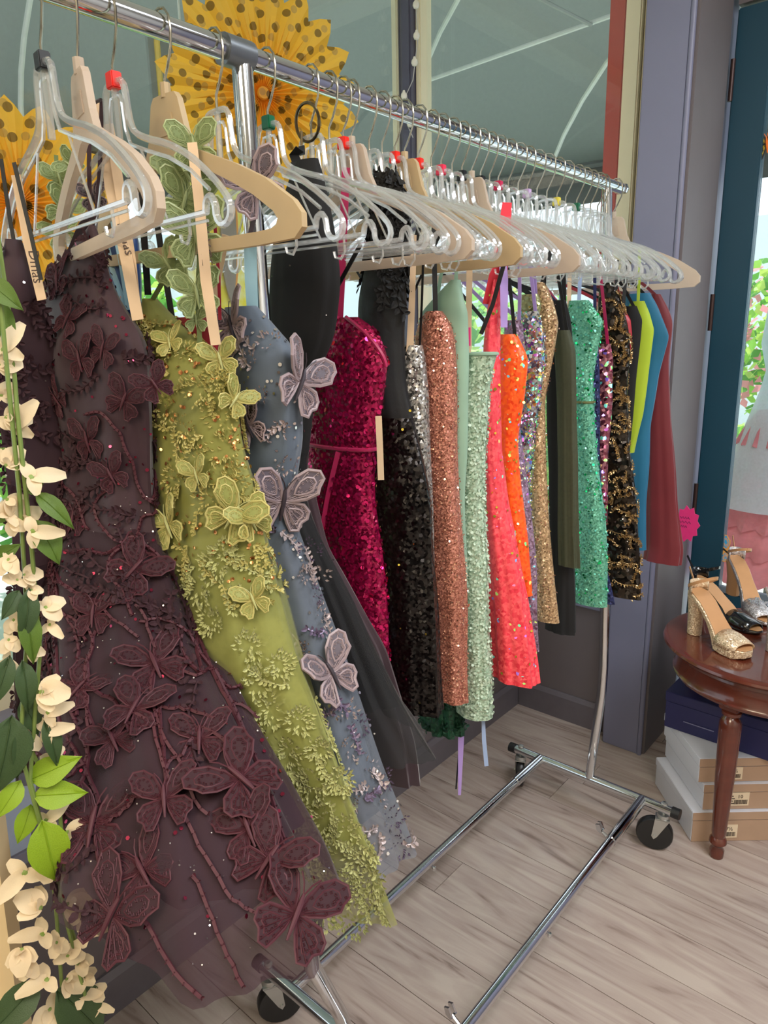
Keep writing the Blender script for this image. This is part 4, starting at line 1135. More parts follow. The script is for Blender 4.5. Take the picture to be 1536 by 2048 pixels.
# ------------------------------------------------------------------ cream board at the left
PB0 = at_dist(8, 1640, .80); PB1 = at_dist(58, 2030, .80)
ed = (PB1-PB0).normalized(); t_ = (PB0.z-0.003)/-ed.z; PBf = PB0 + ed*t_
lw = -Vector((R_.x, R_.y, 0)).normalized(); nb = Vector((F_.x, F_.y, 0)).normalized()*-1
bd = thing('display_board', 'cream framed board standing at the lower left behind the flower garland', 'board', tuple(PBf))
top = PB0 - ed*.03
def bx(a, b, l0, l1, d0, d1):
    vs = [p + lw*l + nb*d for d in (d0, d1) for (p, l) in ((a, l0), (a, l1), (b, l1), (b, l0))]
    return MB().add(vs, [(0, 1, 2, 3), (7, 6, 5, 4), (0, 4, 5, 1), (1, 5, 6, 2), (2, 6, 7, 3), (3, 7, 4, 0)])
bcream = plain('board_cream', (232, 206, 160), .55, var=.05, scale=10)
bx(PBf, top, .022, .5, 0.0, .012).build('board_panel', bcream, bd, smooth=False)
bx(PBf, top, 0.0, .011, -.004, .020).build('board_frame', bcream, bd, smooth=False)
bx(PBf, top, .0125, .0215, -.002, .016).build('board_frame', bcream, bd, smooth=False)
bx(top, top - ed*.02, 0, .5, -.004, .020).build('board_frame', bcream, bd, smooth=False)
# ------------------------------------------------------------------ wisteria garland
def leafmat(name, rgb):
    m = plain(name, rgb, .45, var=.18, scale=60, bump=.25, trans=.25); return m
LG = [leafmat('leaf_bright', (138, 168, 34)), leafmat('leaf_mid', (92, 120, 44)), leafmat('leaf_dark', (62, 84, 48))]
PETAL = plain('ivory_petal', (236, 216, 182), .55, var=.06, sheen=.2, trans=.3)
CALYX = plain('green_calyx', (120, 142, 62), .5)
STEM = plain('green_stem', (112, 132, 66), .5)
ga = thing('flower_garland', 'hanging garland of ivory wisteria flowers and green leaves at the left edge', 'garland', tuple(at_dist(40, 600, .72)))
GD = .72
stems = [[(-60, 60), (-20, 380), (10, 700), (40, 1000), (55, 1250), (40, 1500), (78, 1640), (110, 1790), (130, 2060)],
         [(-30, 300), (20, 640), (34, 820), (62, 1080), (80, 1300), (60, 1560), (96, 1700), (150, 1880), (190, 2070)],
         [(62, 1500), (118, 1610), (126, 1700)], [(110, 1740), (122, 1800), (170, 1990)]]
for st in stems:
    P = [at_dist(x, y, GD + .01*math.sin(i*2.0)) for i, (x, y) in enumerate(st)]
    if st[0][1] < 200:
        P = [Vector((P[0].x, P[0].y, ZC-.002))] + P
    MB().tube(P, .0020, 6).build('stem', STEM, ga)
def leaf_mesh(w):
    m = MB(); n = 7; vs = []
    for i in range(n+1):
        t = i/n; hw = w*math.sin(PI*min(1, t**.75))*.5*(1.0 if t < .97 else .3); z = .10*math.sin(PI*t) - .12*t
        vs += [(-hw, t, z+.05*hw*4), (-hw*.5, t, z+.02), (0, t, z-.015), (hw*.5, t, z+.02), (hw, t, z+.05*hw*4)]
    fs = []
    for i in range(n):
        for k in range(4): fs.append((i*5+k, i*5+k+1, i*5+6+k, i*5+5+k))
    m.add(vs, fs)
    m.tube([(0, t/8, .10*math.sin(PI*t/8) - .12*t/8 - .006) for t in range(9)], .010, 4)
    return m
LME = {}
for gi in range(3):
    for wi, w in enumerate((.38, .56)):
        LME[gi, wi] = leaf_mesh(w).mesh('leaf', LG[gi], True)
def leaf(x0, y0, x1, y1, g, w=1, dd=0.0, tilt=0.0):
    a = at_dist(x0, y0, GD+dd); b = at_dist(x1, y1, GD+dd-.012)
    L = (b-a).length; y = (b-a).normalized(); n = (CAM-a).normalized(); n = (n + Vector((tilt, tilt*.5, .3*tilt))); n = (n - y*n.dot(y)).normalized(); x = y.cross(n)
    o = link('leaf', LME[g, w], ga, world=True)
    o.matrix_parent_inverse = WM[ga.name].inverted()
    o.matrix_basis = Matrix.Translation(a) @ Matrix((x, y, n)).transposed().to_4x4() @ Matrix.Diagonal((L, L, L, 1))
for l in [(-30,560,45,618,1,1,0,.2),(-25,600,30,690,1,1,.01,.1),(70,985,150,1055,1,0,0,.6),(70,1040,122,1128,1,1,0,.5),(52,985,88,960,1,1,.01,.4),(38,1180,5,1240,2,1,0,.6),(58,1175,48,1290,2,0,0,.8),(50,1215,70,1330,1,0,0,.3),
          (20,1310,-15,1420,2,0,0,.3),(44,1320,60,1430,2,0,0,.4),(42,1400,80,1470,2,1,.01,.6),(24,1430,-10,1600,2,1,0,.2),(46,1450,38,1560,2,0,.0,.7),(88,1440,120,1535,2,0,0,.9),
          (58,1560,160,1515,0,1,0,.15),(66,1592,175,1585,0,1,-.005,.1),(42,1560,-8,1640,0,1,0,.2),(62,1608,36,1690,0,1,.005,.35),(84,1640,114,1770,0,1,-.012,.05),
          (80,1960,-30,2080,2,1,0,.2),(112,1978,215,2075,2,1,0,.4),(190,2010,214,2030,2,0,.01,.3),(-10,900,50,940,1,1,.01,.4),(-10,1045,30,1010,1,0,.01,.3),(-20,1120,40,1090,1,1,.01,.6)]:
    leaf(*l)
def flower_mesh(kind):
    m = MB()
    def petal(L, w, ang, pitch, cup):
        vs = []; n = 6
        for i in range(n+1):
            t = i/n; hw = w*(math.sin(PI*min(.93, .12+t*.86))**.6)*.5; z = cup*t*t
            for k in (-1, -.5, 0, .5, 1): vs.append((hw*k, L*t, z + .18*w*abs(k)*(1-t*.5) + .04*math.sin(4*t+k)))
        fs = []
        for i in range(n):
            for k in range(4): fs.append((i*5+k, i*5+k+1, i*5+6+k, i*5+5+k))
        q = MB().add(vs, fs); q.xform(Matrix.Rotation(ang, 4, 'Z') @ Matrix.Rotation(pitch, 4, 'X')); m.add(q.v, q.f, 0)
    if kind == 0:
        petal(1, .95, 0, .2, -.25); petal(.8, .6, .9, .1, -.1); petal(.8, .6, -.9, .1, -.1); petal(.55, .4, 0, .9, .2)
    elif kind == 1:
        petal(1.15, .62, .25, .3, -.35); petal(.7, .5, -1.2, .2, -.1); petal(.6, .5, 2.2, .2, -.1)
    else:
        petal(.8, .8, .5, .35, -.3); petal(.8, .8, -.6, .2, -.3); petal(.7, .5, PI, .3, -.2); petal(.5, .4, 1.6, .5, 0)
    m.lathe([(.02, -.20), (.06, -.16), (.12, -.02), (.10, .06), (.02, .08)], 8, 1)
    m.tube([(0, 0, -.18), (.02, .0, -.45)], .03, 5, 1)
    return m.mesh('flower', [PETAL, CALYX], True)
FME = [flower_mesh(k) for k in range(3)]
def flower(x, y, size, rot, kind, tilt=0.0, dd=0.0):
    p = at_dist(x, y, GD+dd); n = (CAM-p).normalized()
    n = (n + Vector((rnd.uniform(-.5, .5), rnd.uniform(-.5, .5), rnd.uniform(-.3, .6)))*.7).normalized()
    yv = (R_*math.sin(rot) + U_*math.cos(rot)); yv = (yv - n*yv.dot(n)).normalized(); xv = yv.cross(n)
    o = link('flower', FME[kind], ga, world=True)
    o.matrix_parent_inverse = WM[ga.name].inverted()
    s = size*GD/FPX*.80
    o.matrix_basis = Matrix.Translation(p) @ Matrix((xv, yv, n)).transposed().to_4x4() @ Matrix.Diagonal((s, s, s, 1))
for f in [(8,700,60,.8,1),(0,730,44,1.4,0),(2,790,42,1.2,2),(30,850,62,1.0,1),(14,835,50,1.6,0),(62,955,62,1.5,1,0,-.01),(14,930,50,.6,0),(14,1000,50,2.2,0),(46,1036,42,1.2,0),(14,1030,46,-.8,2),(66,1062,56,1.9,1,0,-.01),(26,1045,38,2.6,2),(18,1120,46,3.0,2),(50,1150,38,1.4,0),(34,1160,36,-1.0,2),(64,1180,30,2.2,2),
          (92,1215,52,1.5,2),(28,1240,40,3.0,2),(100,1250,40,2.6,1),(18,1280,40,3.0,2),(10,1320,36,2.5,1),(66,1300,34,2.4,2),(84,1385,64,1.6,0,0,-.01),(96,1425,52,1.5,1),(92,1460,56,1.7,1),(56,1480,44,2.8,2),(20,1500,36,3.1,1),(104,1512,40,1.4,2),
          (92,1640,52,1.2,1),(136,1665,66,1.9,0,0,-.008),(50,1745,72,-2.2,1),(92,1720,54,3.0,0),(118,1735,40,2.0,2),(80,1815,66,-1.2,0,0,-.01),(136,1810,66,1.5,0,0,-.01),(84,1870,66,-1.9,1),(166,1866,52,1.6,1),(44,1900,58,3.0,0),(58,1930,44,3.0,2),(114,1885,44,2.8,2),(136,1910,52,1.2,2),(158,1925,44,1.9,2),(94,1960,64,-2.0,1,0,-.01),(134,1960,52,2.1,0),(160,1990,48,1.8,1),(188,1985,40,1.5,2),(100,2020,60,-2.9,2),(126,2040,46,2.6,1),(196,2010,40,2.2,1),(168,1955,40,1.2,2)]:
    flower(*f)
# ------------------------------------------------------------------ side table
TC = Vector((0.43, 1.30, 0)); TR = .262; TZ = .55
WOOD = plain('mahogany', (92, 40, 26), .22, var=.35, scale=22, coat=.6)
def lathe_at(prof, n, c): return MB().lathe(prof, n, c=tuple(c))
tb = thing('side_table', 'round mahogany side table with turned legs carrying glittery heels', 'table', tuple(TC))
lathe_at([(.001, TZ-.020), (TR-.016, TZ-.020), (TR-.006, TZ-.017), (TR, TZ-.010), (TR-.002, TZ-.004), (TR-.010, TZ-.001), (TR-.020, TZ), (.001, TZ)], 72, TC).build('tabletop', WOOD, tb)
lathe_at([(TR-.045, TZ-.0205), (TR-.024, TZ-.024), (TR-.022, TZ-.032), (TR-.036, TZ-.040), (TR-.036, TZ-.085), (TR-.030, TZ-.092), (TR-.034, TZ-.100), (TR-.06, TZ-.100), (TR-.06, TZ-.0205)], 72, TC).build('apron', WOOD, tb)
for k in range(4):
    a = math.atan2(1.13-TC.y, .40-TC.x) + k*PI/2
    lx, ly = TC.x + .190*math.cos(a), TC.y + .190*math.sin(a)
    L = MB().box((-.024, -.024, TZ-.118), (.024, .024, TZ-.0205), bev=.003)
    L.lathe([(.018, TZ-.118), (.024, TZ-.124), (.024, TZ-.132), (.016, TZ-.138), (.022, TZ-.146), (.026, TZ-.155), (.027, TZ-.175), (.024, TZ-.30), (.018, .075), (.016, .062), (.021, .055), (.022, .045), (.015, .038), (.014, .030), (.018, .022), (.017, .002), (.012, 0)], 18)
    L.xform(Matrix.Translation((lx, ly, 0)) @ Matrix.Rotation(a, 4, 'Z')).build('leg', WOOD, tb)
# ------------------------------------------------------------------ shoes
def shoe(label, heel_px, toe_px, mats, heel_h=.098, plat=.024, width=.066, ankle=True, bow=False, toe_strap=True, z0=TZ):
    """high block heel sandal; heel and toe given as points on the table"""
    Ssole, Sheel, Sstrap, Sins = mats
    a = at(*heel_px, 2, z0); b = at(*toe_px, 2, z0)
    d = (b-a); Lx = d.length; d.normalize(); w = Vector((-d.y, d.x, 0))
    root = thing('high_heel_shoe', label, 'shoe', tuple(a), 'heels on the round table')
    def W(u, v, z): return a + d*(u*Lx) + w*v + Vector((0, 0, z + .0008))
    top = [(-.06, heel_h+.012), (.08, heel_h+.008), (.22, heel_h*.86+.008), (.36, heel_h*.62+.010), (.50, heel_h*.34+.014), (.62, plat+.006), (.75, plat), (.88, plat), (1.0, plat+.001)]
    bot = [(-.06, heel_h+.002), (.08, heel_h-.004), (.22, heel_h*.84-.006), (.36, heel_h*.58-.006), (.48, heel_h*.26-.002), (.56, .002), (.70, 0), (.88, 0), (1.0, .006)]
    wid = [.30, .40, .40, .38, .42, .50, .54, .50, .18]
    def loft(tops, bots, sc, name, mat):
        vs = []; n = len(tops)
        for i in range(n):
            hw = width*wid[i]*sc
            vs += [W(tops[i][0], -hw, tops[i][1]), W(tops[i][0], hw, tops[i][1]), W(bots[i][0], hw*.96, bots[i][1]), W(bots[i][0], -hw*.96, bots[i][1])]
        fs = [(0, 1, 2, 3), tuple((n-1)*4+k for k in (3, 2, 1, 0))]
        for i in range(n-1):
            for k in range(4):
                k2 = (k+1) % 4; fs.append((i*4+k, i*4+k2, i*4+4+k2, i*4+4+k))
        o = MB().add(vs, fs).build(name, mat, root)
        sb = o.modifiers.new('bevel', 'BEVEL'); sb.width = .003; sb.segments = 2
        return o
    loft(top, bot, 1.0, 'sole', Ssole)
    loft([(u, z+.0025) for u, z in top], [(u, z+.0004) for u, z in top], .9, 'insole', Sins)
    h = MB(); prof = [(0.0, .0, .034), (.006, .002, .036), (.5, .0, .036), (.85, .002, .046), (1.0, .0, .052)]
    vs = []; ns = 10
    for t, _, wd in prof:
        for k in range(ns):
            an = 2*PI*k/ns
            vs.append(W(.03 + (.115+.03*t)*math.cos(an)*(.8 if math.cos(an) > 0 else 1.0), wd*.5*math.sin(an), t*heel_h))
    fs = [(i*ns+k, i*ns+(k+1) % ns, (i+1)*ns+(k+1) % ns, (i+1)*ns+k) for i in range(len(prof)-1) for k in range(ns)] + [tuple(range(ns))[::-1], tuple((len(prof)-1)*ns+k for k in range(ns))]
    h.add(vs, fs).build('heel', Sheel, root)
    if toe_strap:
        vs = []; n = 12
        for (u, s_, zt) in ((.58, 1.0, .034), (.70, 1.04, .032), (.82, 1.0, .026), (.93, .86, .020)):
            for k in range(n+1):
                an = PI*k/n
                vs.append(W(u, -width*.53*s_*math.cos(an), plat-.004 + zt*math.sin(an)**.7))
        fs = [(i*(n+1)+k, i*(n+1)+k+1, (i+1)*(n+1)+k+1, (i+1)*(n+1)+k) for i in range(3) for k in range(n)]
        o = MB().add(vs, fs).build('toe_strap', Sstrap, root)
        sm = o.modifiers.new('solid', 'SOLIDIFY'); sm.thickness = .0025
    # heel counter and ankle strap
    vs = []; n = 10
    for z in (heel_h+.006, heel_h+.022, heel_h+.040):
        for k in range(n+1):
            an = PI/2 + PI*k/n
            vs.append(W(.06 + .14*math.cos(an), width*.40*math.sin(an), z))
    fs = [(i*(n+1)+k, i*(n+1)+k+1, (i+1)*(n+1)+k+1, (i+1)*(n+1)+k) for i in range(2) for k in range(n)]
    o = MB().add(vs, fs).build('heel_counter', Sstrap, root); sm = o.modifiers.new('solid', 'SOLIDIFY'); sm.thickness = .002
    if ankle:
        P = [W(.10 + .20*math.cos(an), width*.46*math.sin(an), heel_h+.040+.022*math.cos(an)) for an in [2*PI*k/22 for k in range(22)]]
        P.append(P[0])
        MB().strap(P, .008, (0, 0, 1), .0018).build('ankle_strap', mats[3] if ankle == 'ins' else Sstrap, root)
        MB().strap([W(-.08, width*.1, heel_h+.022), W(-.22, width*.25, heel_h+.040), W(-.30, width*.3, heel_h+.058)], .007, (0, 0, 1), .0018).build('strap_end', mats[3] if ankle == 'ins' else Sstrap, root)
    if bow:
        bwm = MB()
        for i in range(26):
            p = W(.72+rnd.uniform(-.07, .07), rnd.uniform(-.02, .02), plat+.034+rnd.uniform(-.004, .006))
            bwm.lathe([(.001, -.004), (.0042, 0), (.001, .004)], 6, c=tuple(p))
        bwm.build('crystal_cluster', plain('crystal', (220, 224, 232), .08, .8), root, smooth=False)
    return root
CHG = sequin('champagne_glitter_shoe', (206, 176, 140), (238, 214, 182), scale=420, tilt=.8, metal=.35, rough=.35)
SLG = sequin('silver_glitter_shoe', (188, 180, 178), (226, 222, 224), scale=420, tilt=.8, metal=.5, rough=.3)
NUDE = plain('nude_leather', (196, 146, 100), .45, var=.08)
PAT = plain('black_patent', (18, 18, 20), .14, coat=.6)
shoe('champagne glitter platform heel with open toe at the table front', (1386, 1266), (1496, 1322), (CHG, CHG, CHG, NUDE), heel_h=.112, width=.072, ankle='ins')
shoe('black patent strappy sandal behind the champagne glitter heel', (1392, 1215), (1520, 1272), (PAT, PAT, PAT, NUDE), heel_h=.082, plat=.012, width=.058)
shoe('tan suede sandal with looped ankle strap and crystal toe at the back of the table', (1463, 1186), (1536, 1256), (SLG, NUDE, SLG, NUDE), heel_h=.105, plat=.014, width=.058, ankle='ins', bow=True)
shoe('silver glitter block heel cut off by the right edge', (1540, 1300), (1640, 1330), (SLG, SLG, SLG, NUDE))
# ------------------------------------------------------------------ shoe boxes under the table
KRAFT = plain('beige_card', (176, 146, 122), .6, var=.06, scale=30)
WCARD = plain('white_card', (214, 216, 226), .55, var=.03)
NAVYC = plain('navy_card', (34, 36, 84), .4, var=.06)
STK = plain('sticker_paper', (226, 206, 176), .55)
PRT = plain('printer_ink', (70, 56, 48), .6)
fd = Vector((F_.x, F_.y, 0)).normalized(); rd = Vector((R_.x, R_.y, 0)).normalized()
def shoebox(label, p, yawv, w, dp, h, mside, mfront, lid=.026, sticker=None, stripe=False):
    d = Vector(yawv).normalized(); r = Vector((d.y, -d.x, 0))
    root = thing('shoe_box', label, 'box', tuple(p), 'shoe boxes under the table')
    rot = Matrix.Translation(p) @ Matrix((r, d, Vector((0, 0, 1)))).transposed().to_4x4()
    MB().box((.002, .002, 0.0005), (w-.002, dp-.002, h-lid), bev=.0015).xform(rot).build('box_body', mside, root, smooth=False)
    MB().box((0, 0, h-lid+.0008), (w, dp, h), bev=.0015).xform(rot).build('lid', mside, root, smooth=False)
    if mfront is not mside:
        MB().box((.003, .0004, .001), (w-.003, .0018, h-lid-.001)).xform(rot).build('front_panel', mfront, root, smooth=False, label='beige front of the box')
        MB().box((.001, -.0014, h-lid+.002), (w-.001, -.0002, h-.001)).xform(rot).build('lid_front', mfront, root, smooth=False, label='beige lid front')
    if sticker:
        x0, x1, z0, z1, txt = sticker
        MB().box((x0, -.0012, z0), (x1, .0003, z1)).xform(rot).build('sticker', STK, root, smooth=False, label='pale barcode sticker')
        bc = MB(); x = x0+.006
        xb = x1-.006
        x = max(x0+.006, xb-.034)
        while x < xb:
            ww = rnd.choice((.0008, .0012, .0018)); bc.box((x, -.0019, z0+.005), (x+ww, -.0013, z0+(z1-z0)*.45)); x += ww+rnd.choice((.0008, .0014))
        if x1-x0 > .06:
            for q in range(4): bc.box((x0+.004, -.0019, z0+.006+q*.0075), (x0+.034-.004*(q % 2), -.0013, z0+.0085+q*.0075))
        bc.xform(rot).build('barcode', PRT, root, smooth=False)
        cu = bpy.data.curves.new('n', 'FONT'); cu.body = txt; cu.size = .015; cu.extrude = .0002; cu.resolution_u = 2
        to = bpy.data.objects.new('n', cu); COL.objects.link(to); bpy.context.view_layer.update()
        me = bpy.data.meshes.new_from_object(to.evaluated_get(bpy.context.evaluated_depsgraph_get())); bpy.data.objects.remove(to)
        me.transform(rot @ Matrix.Translation((xb-.026, -.0018, z0+(z1-z0)*.58)) @ Matrix.Rotation(PI/2, 4, 'X')); me.materials.clear(); me.materials.append(PRT)
        link('printed_size', me, root)
    if stripe:
        st = MB(); x = .055
        while x < .135:
            ww = rnd.choice((.0022, .003, .0018)); st.box((x, -.0006, h*.30), (x+ww, .0006, h*.30+.0028)); x += ww+.0009
        st.xform(rot).build('silver_lettering', plain('silver_print', (150, 150, 186), .4, .4), root, smooth=False)
    return root
p1 = at(1380, 1684, 2, 0.0)
shoebox('bottom shoe box of the white and beige stack under the table', p1, fd, .25, .26, .092, WCARD, KRAFT, sticker=(.088, .125, .012, .052, '7½'))
p2 = at(1403, 1620, 2, 0.0925); p2.z = .0925
shoebox('middle shoe box of the white and beige stack under the table', p2, fd, .25, .26, .078, WCARD, KRAFT, sticker=(.052, .125, .012, .052, '10'))
p3 = at(1395, 1565, 2, 0.171); p3.z = .171
shoebox('top white and beige shoe box directly beneath the navy box', p3, fd, .25, .24, .072, WCARD, KRAFT, sticker=(.080, .118, .008, .044, '6½'))
p4 = at(1326, 1452, 2, .2435); p4.z = .2435
shoebox('navy blue shoe box with a line of silver lettering, topmost under the table', p4, (.02, 1, 0), .30, .19, .112, NAVYC, NAVYC, lid=.03, stripe=True)
# ------------------------------------------------------------------ butterfly stickers on the door glass
def flat_bf(name, label, px, py, size, mats, rot):
    p = at(px, py, 1, dy+.0165)
    me = butterfly_mesh('sticker', mats[0], mats[1], mats[2], .15)
    o = bpy.data.objects.new(name, me); COL.objects.link(o)
    o.matrix_world = Matrix.Translation(p) @ Matrix.Rotation(PI/2, 4, 'X') @ Matrix.Rotation(rot, 4, 'Z') @ Matrix.Diagonal((size, size, size*.3, 1))
    tag(o, label, 'decoration', 'butterflies on the door glass')
    link('butterfly_body', BODY[me.name], o, world=False)
YEL = plain('butterfly_yellow', (244, 206, 20), .5); BLKB = plain('butterfly_black', (30, 26, 20), .5)
flat_bf('paper_butterfly', 'yellow paper butterfly on the door glass at the right edge', 1534, 288, .045, (YEL, BLKB, plain('butterfly_orange', (244, 120, 40), .5)), .15)
flat_bf('paper_butterfly', 'blue and orange paper butterfly low on the door glass', 1452, 1102, .040, (plain('butterfly_blue', (50, 170, 226), .5), plain('butterfly_orange2', (240, 170, 80), .5), BLKB), .9)
# ------------------------------------------------------------------ outside: ground, awning, gown, greenery
struct('ground', MB().box((-14, -8, -0.25), (X0-.65, 14, -0.13)).box((X0-.66, 2.02, -.25), (8, 14, -.02)), plain('pale_paving', (196, 206, 200), .8, var=.08, scale=3))
AWN = plain('awning_cloth', (150, 158, 154), .9, var=.08, scale=60, bump=.2, trans=.6)
aw = thing('awning', 'dark grey cloth awning on white tubes outside the windows', 'awning', (-1.7, 1.7, 2.2))
path = [(-1.06, -3.2), (-1.06, -1), (-1.06, 0.5), (-1.06, 1.2), (-1.06, 1.72)]
stn = [((-1.06, y), (-1, 0)) for y in (-3.2, -1.5, 0, .8, 1.4, 1.72)] + [((-1.06, 1.72), (-math.cos(a), math.sin(a))) for a in (.3, .6, .9, 1.2, 1.4)] + [((x, 1.72), (0, 1)) for x in (-1.06, -.6, 0, .8, 1.8)]
def aprof(st, q, lift=0.0):
    (c, d) = st; s = q*PI/2*.97; o = 1.35*math.sin(s)-lift
    return Vector((c[0]+d[0]*o, c[1]+d[1]*o, 2.17 + .88*math.cos(s)-lift))
vs = [aprof(st, q/10) for st in stn for q in range(11)]
vs += [aprof(st, 1) - Vector((0, 0, .02)) for st in stn]
fs = [(i*11+q, (i+1)*11+q, (i+1)*11+q+1, i*11+q+1) for i in range(len(stn)-1) for q in range(10)]
vl = []
for st in stn:
    p = aprof(st, 1)
    vl += [p, p - Vector((0, 0, .11)), p - Vector((0, 0, .20))]
vo = MB().add(vl, [(i*3+q, i*3+3+q, i*3+4+q, i*3+1+q) for i in range(len(stn)-1) for q in range(2)]).build('valance', plain('valance_cloth', (70, 74, 76), .9, bump=.2), aw)
vm = vo.modifiers.new('solid', 'SOLIDIFY'); vm.thickness = .004
o = MB().add(vs[:len(stn)*11], fs).build('awning_cloth', AWN, aw)
sm = o.modifiers.new('solid', 'SOLIDIFY'); sm.thickness = .004
TUBE = plain('white_tube', (222, 228, 224), .4)
MB().tube([aprof(st, 1, .02) for st in stn], .016, 8).build('lower_tube', plain('dark_tube', (70, 76, 78), .5), aw)
for ss in (stn[1], stn[3]):
    MB().tube([aprof(ss, q/12, .03) for q in range(13)], .011, 8).build('rib', TUBE, aw)
MB().tube([at(697, 217, 1, 2.5), at(1284, 10, 1, 2.5)], .010, 8).build('cross_tube', TUBE, aw)
MB().tube([at(935, -40, 1, 2.0), at(915, 0, 1, 2.1), at(880, 65, 1, 2.3), at(848, 140, 1, 2.5), at(838, 185, 1, 2.62)], .011, 8).build('rib', TUBE, aw)
MB().tube([at(1236, 100, 1, 2.45), at(1214, 124, 1, 2.55), at(1165, 200, 1, 2.75), at(1128, 270, 1, 2.9), at(1111, 311, 1, 3.0)], .011, 8).build('rib', TUBE, aw)
MB().tube([at(1060, -12, 1, 2.2), at(1183, 50, 1, 2.49)], .008, 8).build('rib', plain('dull_tube', (150, 158, 154), .5), aw)
# yellow banner with a brown tapering blade shape
ys = thing('sign_board', 'yellow mottled sign board with a tapering grey brown shape outside the window', 'sign', (-1.9, 1.35, 0))
YM, t, p, out = nt('yellow_board')
nz = N(t, 'ShaderNodeTexNoise', i_Scale=14.0, i_Detail=3.0); tc = N(t, 'ShaderNodeTexCoord'); t.links.new(tc.outputs['Object'], nz.inputs['Vector'])
rp = N(t, 'ShaderNodeValToRGB'); rp.color_ramp.elements[0].position = .42; rp.color_ramp.elements[0].color = lin((246, 226, 40)); rp.color_ramp.elements[1].position = .66; rp.color_ramp.elements[1].color = lin((252, 248, 180))
t.links.new(nz.outputs['Fac'], rp.inputs[0]); t.links.new(rp.outputs[0], p.inputs['Base Color']); p.inputs['Roughness'].default_value = .6
def onx(px, py, x): return at(px, py, 0, x)
ya = onx(352, 330, -1.9); yb = onx(520, 330, -1.9); yz0 = onx(450, 700, -1.9).z - .7
MB().box((-1.93, ya.y, .0), (-1.905, yb.y, 2.02)).box((-1.94, ya.y, -.13), (-1.895, ya.y+.03, .0)).box((-1.94, yb.y-.03, -.13), (-1.895, yb.y, .0)).build('board', YM, ys)
def blade(x, pts, mat, nm):
    P = [onx(a, b, x) for a, b in pts]
    MB().prism([(q.y, q.z) for q in P], x-.006, x, 'yz').build(nm, mat, ys, smooth=False)
blade(-1.890, [(441, 400), (470, 400), (474, 480), (473, 540), (470, 590), (465, 612), (455, 580), (447, 540), (443, 480)], plain('taupe_print', (150, 134, 122), .6), 'blade_shape')
blade(-1.897, [(462, 400), (473, 400), (478, 480), (477, 540), (472, 600), (466, 612), (468, 560)], plain('orange_print', (244, 160, 60), .6), 'blade_edge')
# reflection in the glass, built as a grey panel with yellow rounded border
sf = thing('glass_reflection', 'grey panel with a yellow rounded border, added as a reflection behind the large rosette', 'sign', tuple(onx(360, 170, -1.35)))
def rr_rect(x0, y0, x1, y1, r):
    o = []
    for cx, cy, a0 in ((x1-r, y1-r, 0), (x0+r, y1-r, PI/2), (x0+r, y0+r, PI), (x1-r, y0+r, 1.5*PI)):
        for k in range(5): o.append((cx+r*math.cos(a0+k*PI/8), cy+r*math.sin(a0+k*PI/8)))
    return o
qa = onx(312, 270, -1.35); qb = onx(430, 85, -1.35)
MB().prism(rr_rect(qa.y, qa.z, qb.y, qb.z, .02), -1.362, -1.35, 'yz').build('reflection_panel', plain('reflection_grey', (132, 142, 140), .5), sf, smooth=False)
pts = rr_rect(qa.y+.03, qa.z+.03, qb.y-.03, qb.z-.03, .03)
MB().tube([(-1.348, a, b) for a, b in pts], .010, 6, closed=True).build('yellow_border', plain('reflection_yellow', (236, 206, 90), .5), sf)
MB().tube([(-1.356, (qa.y+qb.y)/2, qb.z), (-1.356, (qa.y+qb.y)/2, 3.0)], .004, 6).build('panel_rod', TUBE, sf)
# greenery
def bush(name, label, c, rx, ry, rz, n, mats, ls, group):
    root = thing(name, label, 'shrub', (c[0], c[1], -.13), group)
    m = MB()
    for i in range(n):
        u = Vector((rnd.gauss(0, 1), rnd.gauss(0, 1), rnd.gauss(0, 1))).normalized()*(rnd.random()**.33)
        p = Vector((c[0]+u.x*rx, c[1]+u.y*ry, c[2]+u.z*rz))
        if p.z < -.1: p.z = -.1
        d = Vector((rnd.uniform(-1, 1), rnd.uniform(-1, 1), rnd.uniform(-1, .5))).normalized(); w = d.orthogonal().normalized()*ls*.35; d *= ls
        m.add([p-w*.3, p+d*.5+w, p+d, p+d*.5-w], [(0, 1, 2, 3)], rnd.randrange(len(mats)))
    m.build('foliage', mats, root, smooth=False, kind='stuff', fix=False)
    t = MB()
    for k in range(4):
        t.tube([(c[0]+rnd.uniform(-.05, .05), c[1]+rnd.uniform(-.05, .05), -.13), (c[0]+rnd.uniform(-.6, .6)*rx, c[1]+rnd.uniform(-.6, .6)*ry, c[2])], .012, 6)
    t.build('stem', plain('bark', (96, 78, 58), .8), root)
GM = [plain('foliage_a', (150, 206, 80), .5, trans=.45), plain('foliage_b', (92, 160, 66), .5, trans=.45), plain('foliage_c', (190, 220, 110), .5, trans=.45)]
GP = GM + [plain('blossom_pink', (230, 150, 160), .5, trans=.4)]
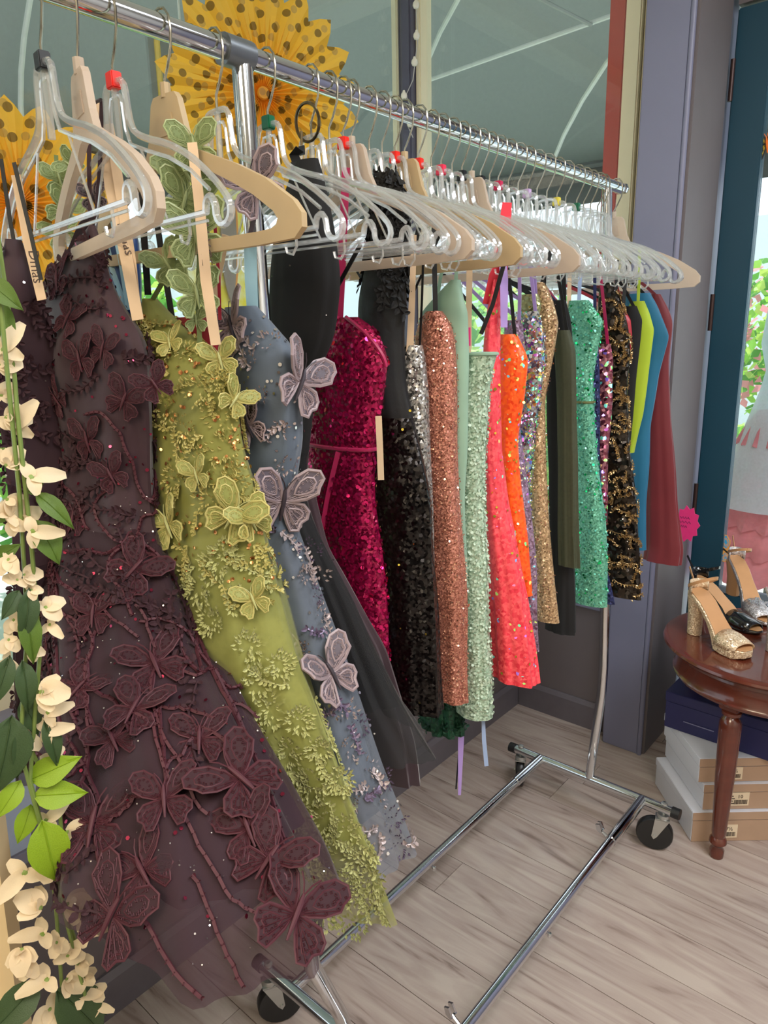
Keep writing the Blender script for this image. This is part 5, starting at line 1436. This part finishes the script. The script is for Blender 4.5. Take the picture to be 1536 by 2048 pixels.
for i, (c, r, lab) in enumerate([((-2.9, .0, .9), (.6, .6, 1.1), 'bright green shrub outside at the left edge of the window'), ((-3.4, 1.5, .9), (.7, .72, 1.15), 'bright green shrub outside behind the plum and lime dresses'),
        ((-4.0, 3.3, .8), (.9, .9, 1.1), 'green shrub outside behind the yellow sign board'), ((-2.6, 5.0, .7), (1.0, .8, 1.1), 'green shrub outside beyond the far window')]):
    bush('shrub', lab, c, r[0], r[1], r[2], 2200, GM, .13, 'shrubs outside the window')
bush('shrub', 'pale green flowering shrub seen through the door glass', (-.15, 6.2, 1.3), 1.3, .8, .75, 2600, GP, .11, 'shrubs outside the window')
bush('shrub', 'yellowish low shrub seen through the door glass', (.1, 5.0, .35), 1.0, .5, .5, 1800, GM, .10, 'shrubs outside the window')
struct('wall_street', MB().box((-7.2, -6, -.13), (-7, 12, 2.6)).box((-7, 10, -.13), (8, 10.2, 2.8)), plain('street_wall', (206, 214, 216), .8, var=.06))
# gown on a stand outside the door
gx, gy = 0.255, 2.35
gw = thing('ball_gown', 'pale blue and pink ruffled gown on a stand outside the door', 'gown', (gx, gy, 0))
gp = at(1536, 900, 1, gy)
gx = gp.x + .05
TUL = tulle('pale_blue_tulle', (214, 232, 240), .75); PNK = plain('pink_ruffle', (226, 128, 136), .6, var=.2, scale=60, trans=.3)
MB().lathe([(.05, 1.50), (.10, 1.42), (.11, 1.30), (.085, 1.20), (.10, 1.12), (.15, .95), (.20, .80), (.24, .70)], 40, c=(gx, gy, 0), cap=False).build('bodice', TUL, gw)
for k in range(6):
    z1 = 1.05 - k*.10; r0 = .10+.022*k; r1 = r0+.055
    vs = []; n = 72
    for rr, zz, am in ((r0, z1, .0), (r0+.03, z1-.05, .004), (r1, z1-.125, .014)):
        for q in range(n):
            a = 2*PI*q/n; r = rr + am*math.sin(q*PI/2+k)
            vs.append((gx+r*math.cos(a), gy+r*math.sin(a), zz + am*.5*math.sin(q*1.7)))
    fs = [(i*n+q, i*n+(q+1) % n, (i+1)*n+(q+1) % n, (i+1)*n+q) for i in range(2) for q in range(n)]
    MB().add(vs, fs).build('ruffle', PNK, gw)
MB().tube([(gx, gy, .0), (gx, gy, 1.2)], .012, 8).lathe([(.001, 0), (.14, .002), (.14, .012), (.02, .03), (.001, .03)], 20, c=(gx, gy, -.02)).build('stand', STEEL, gw)
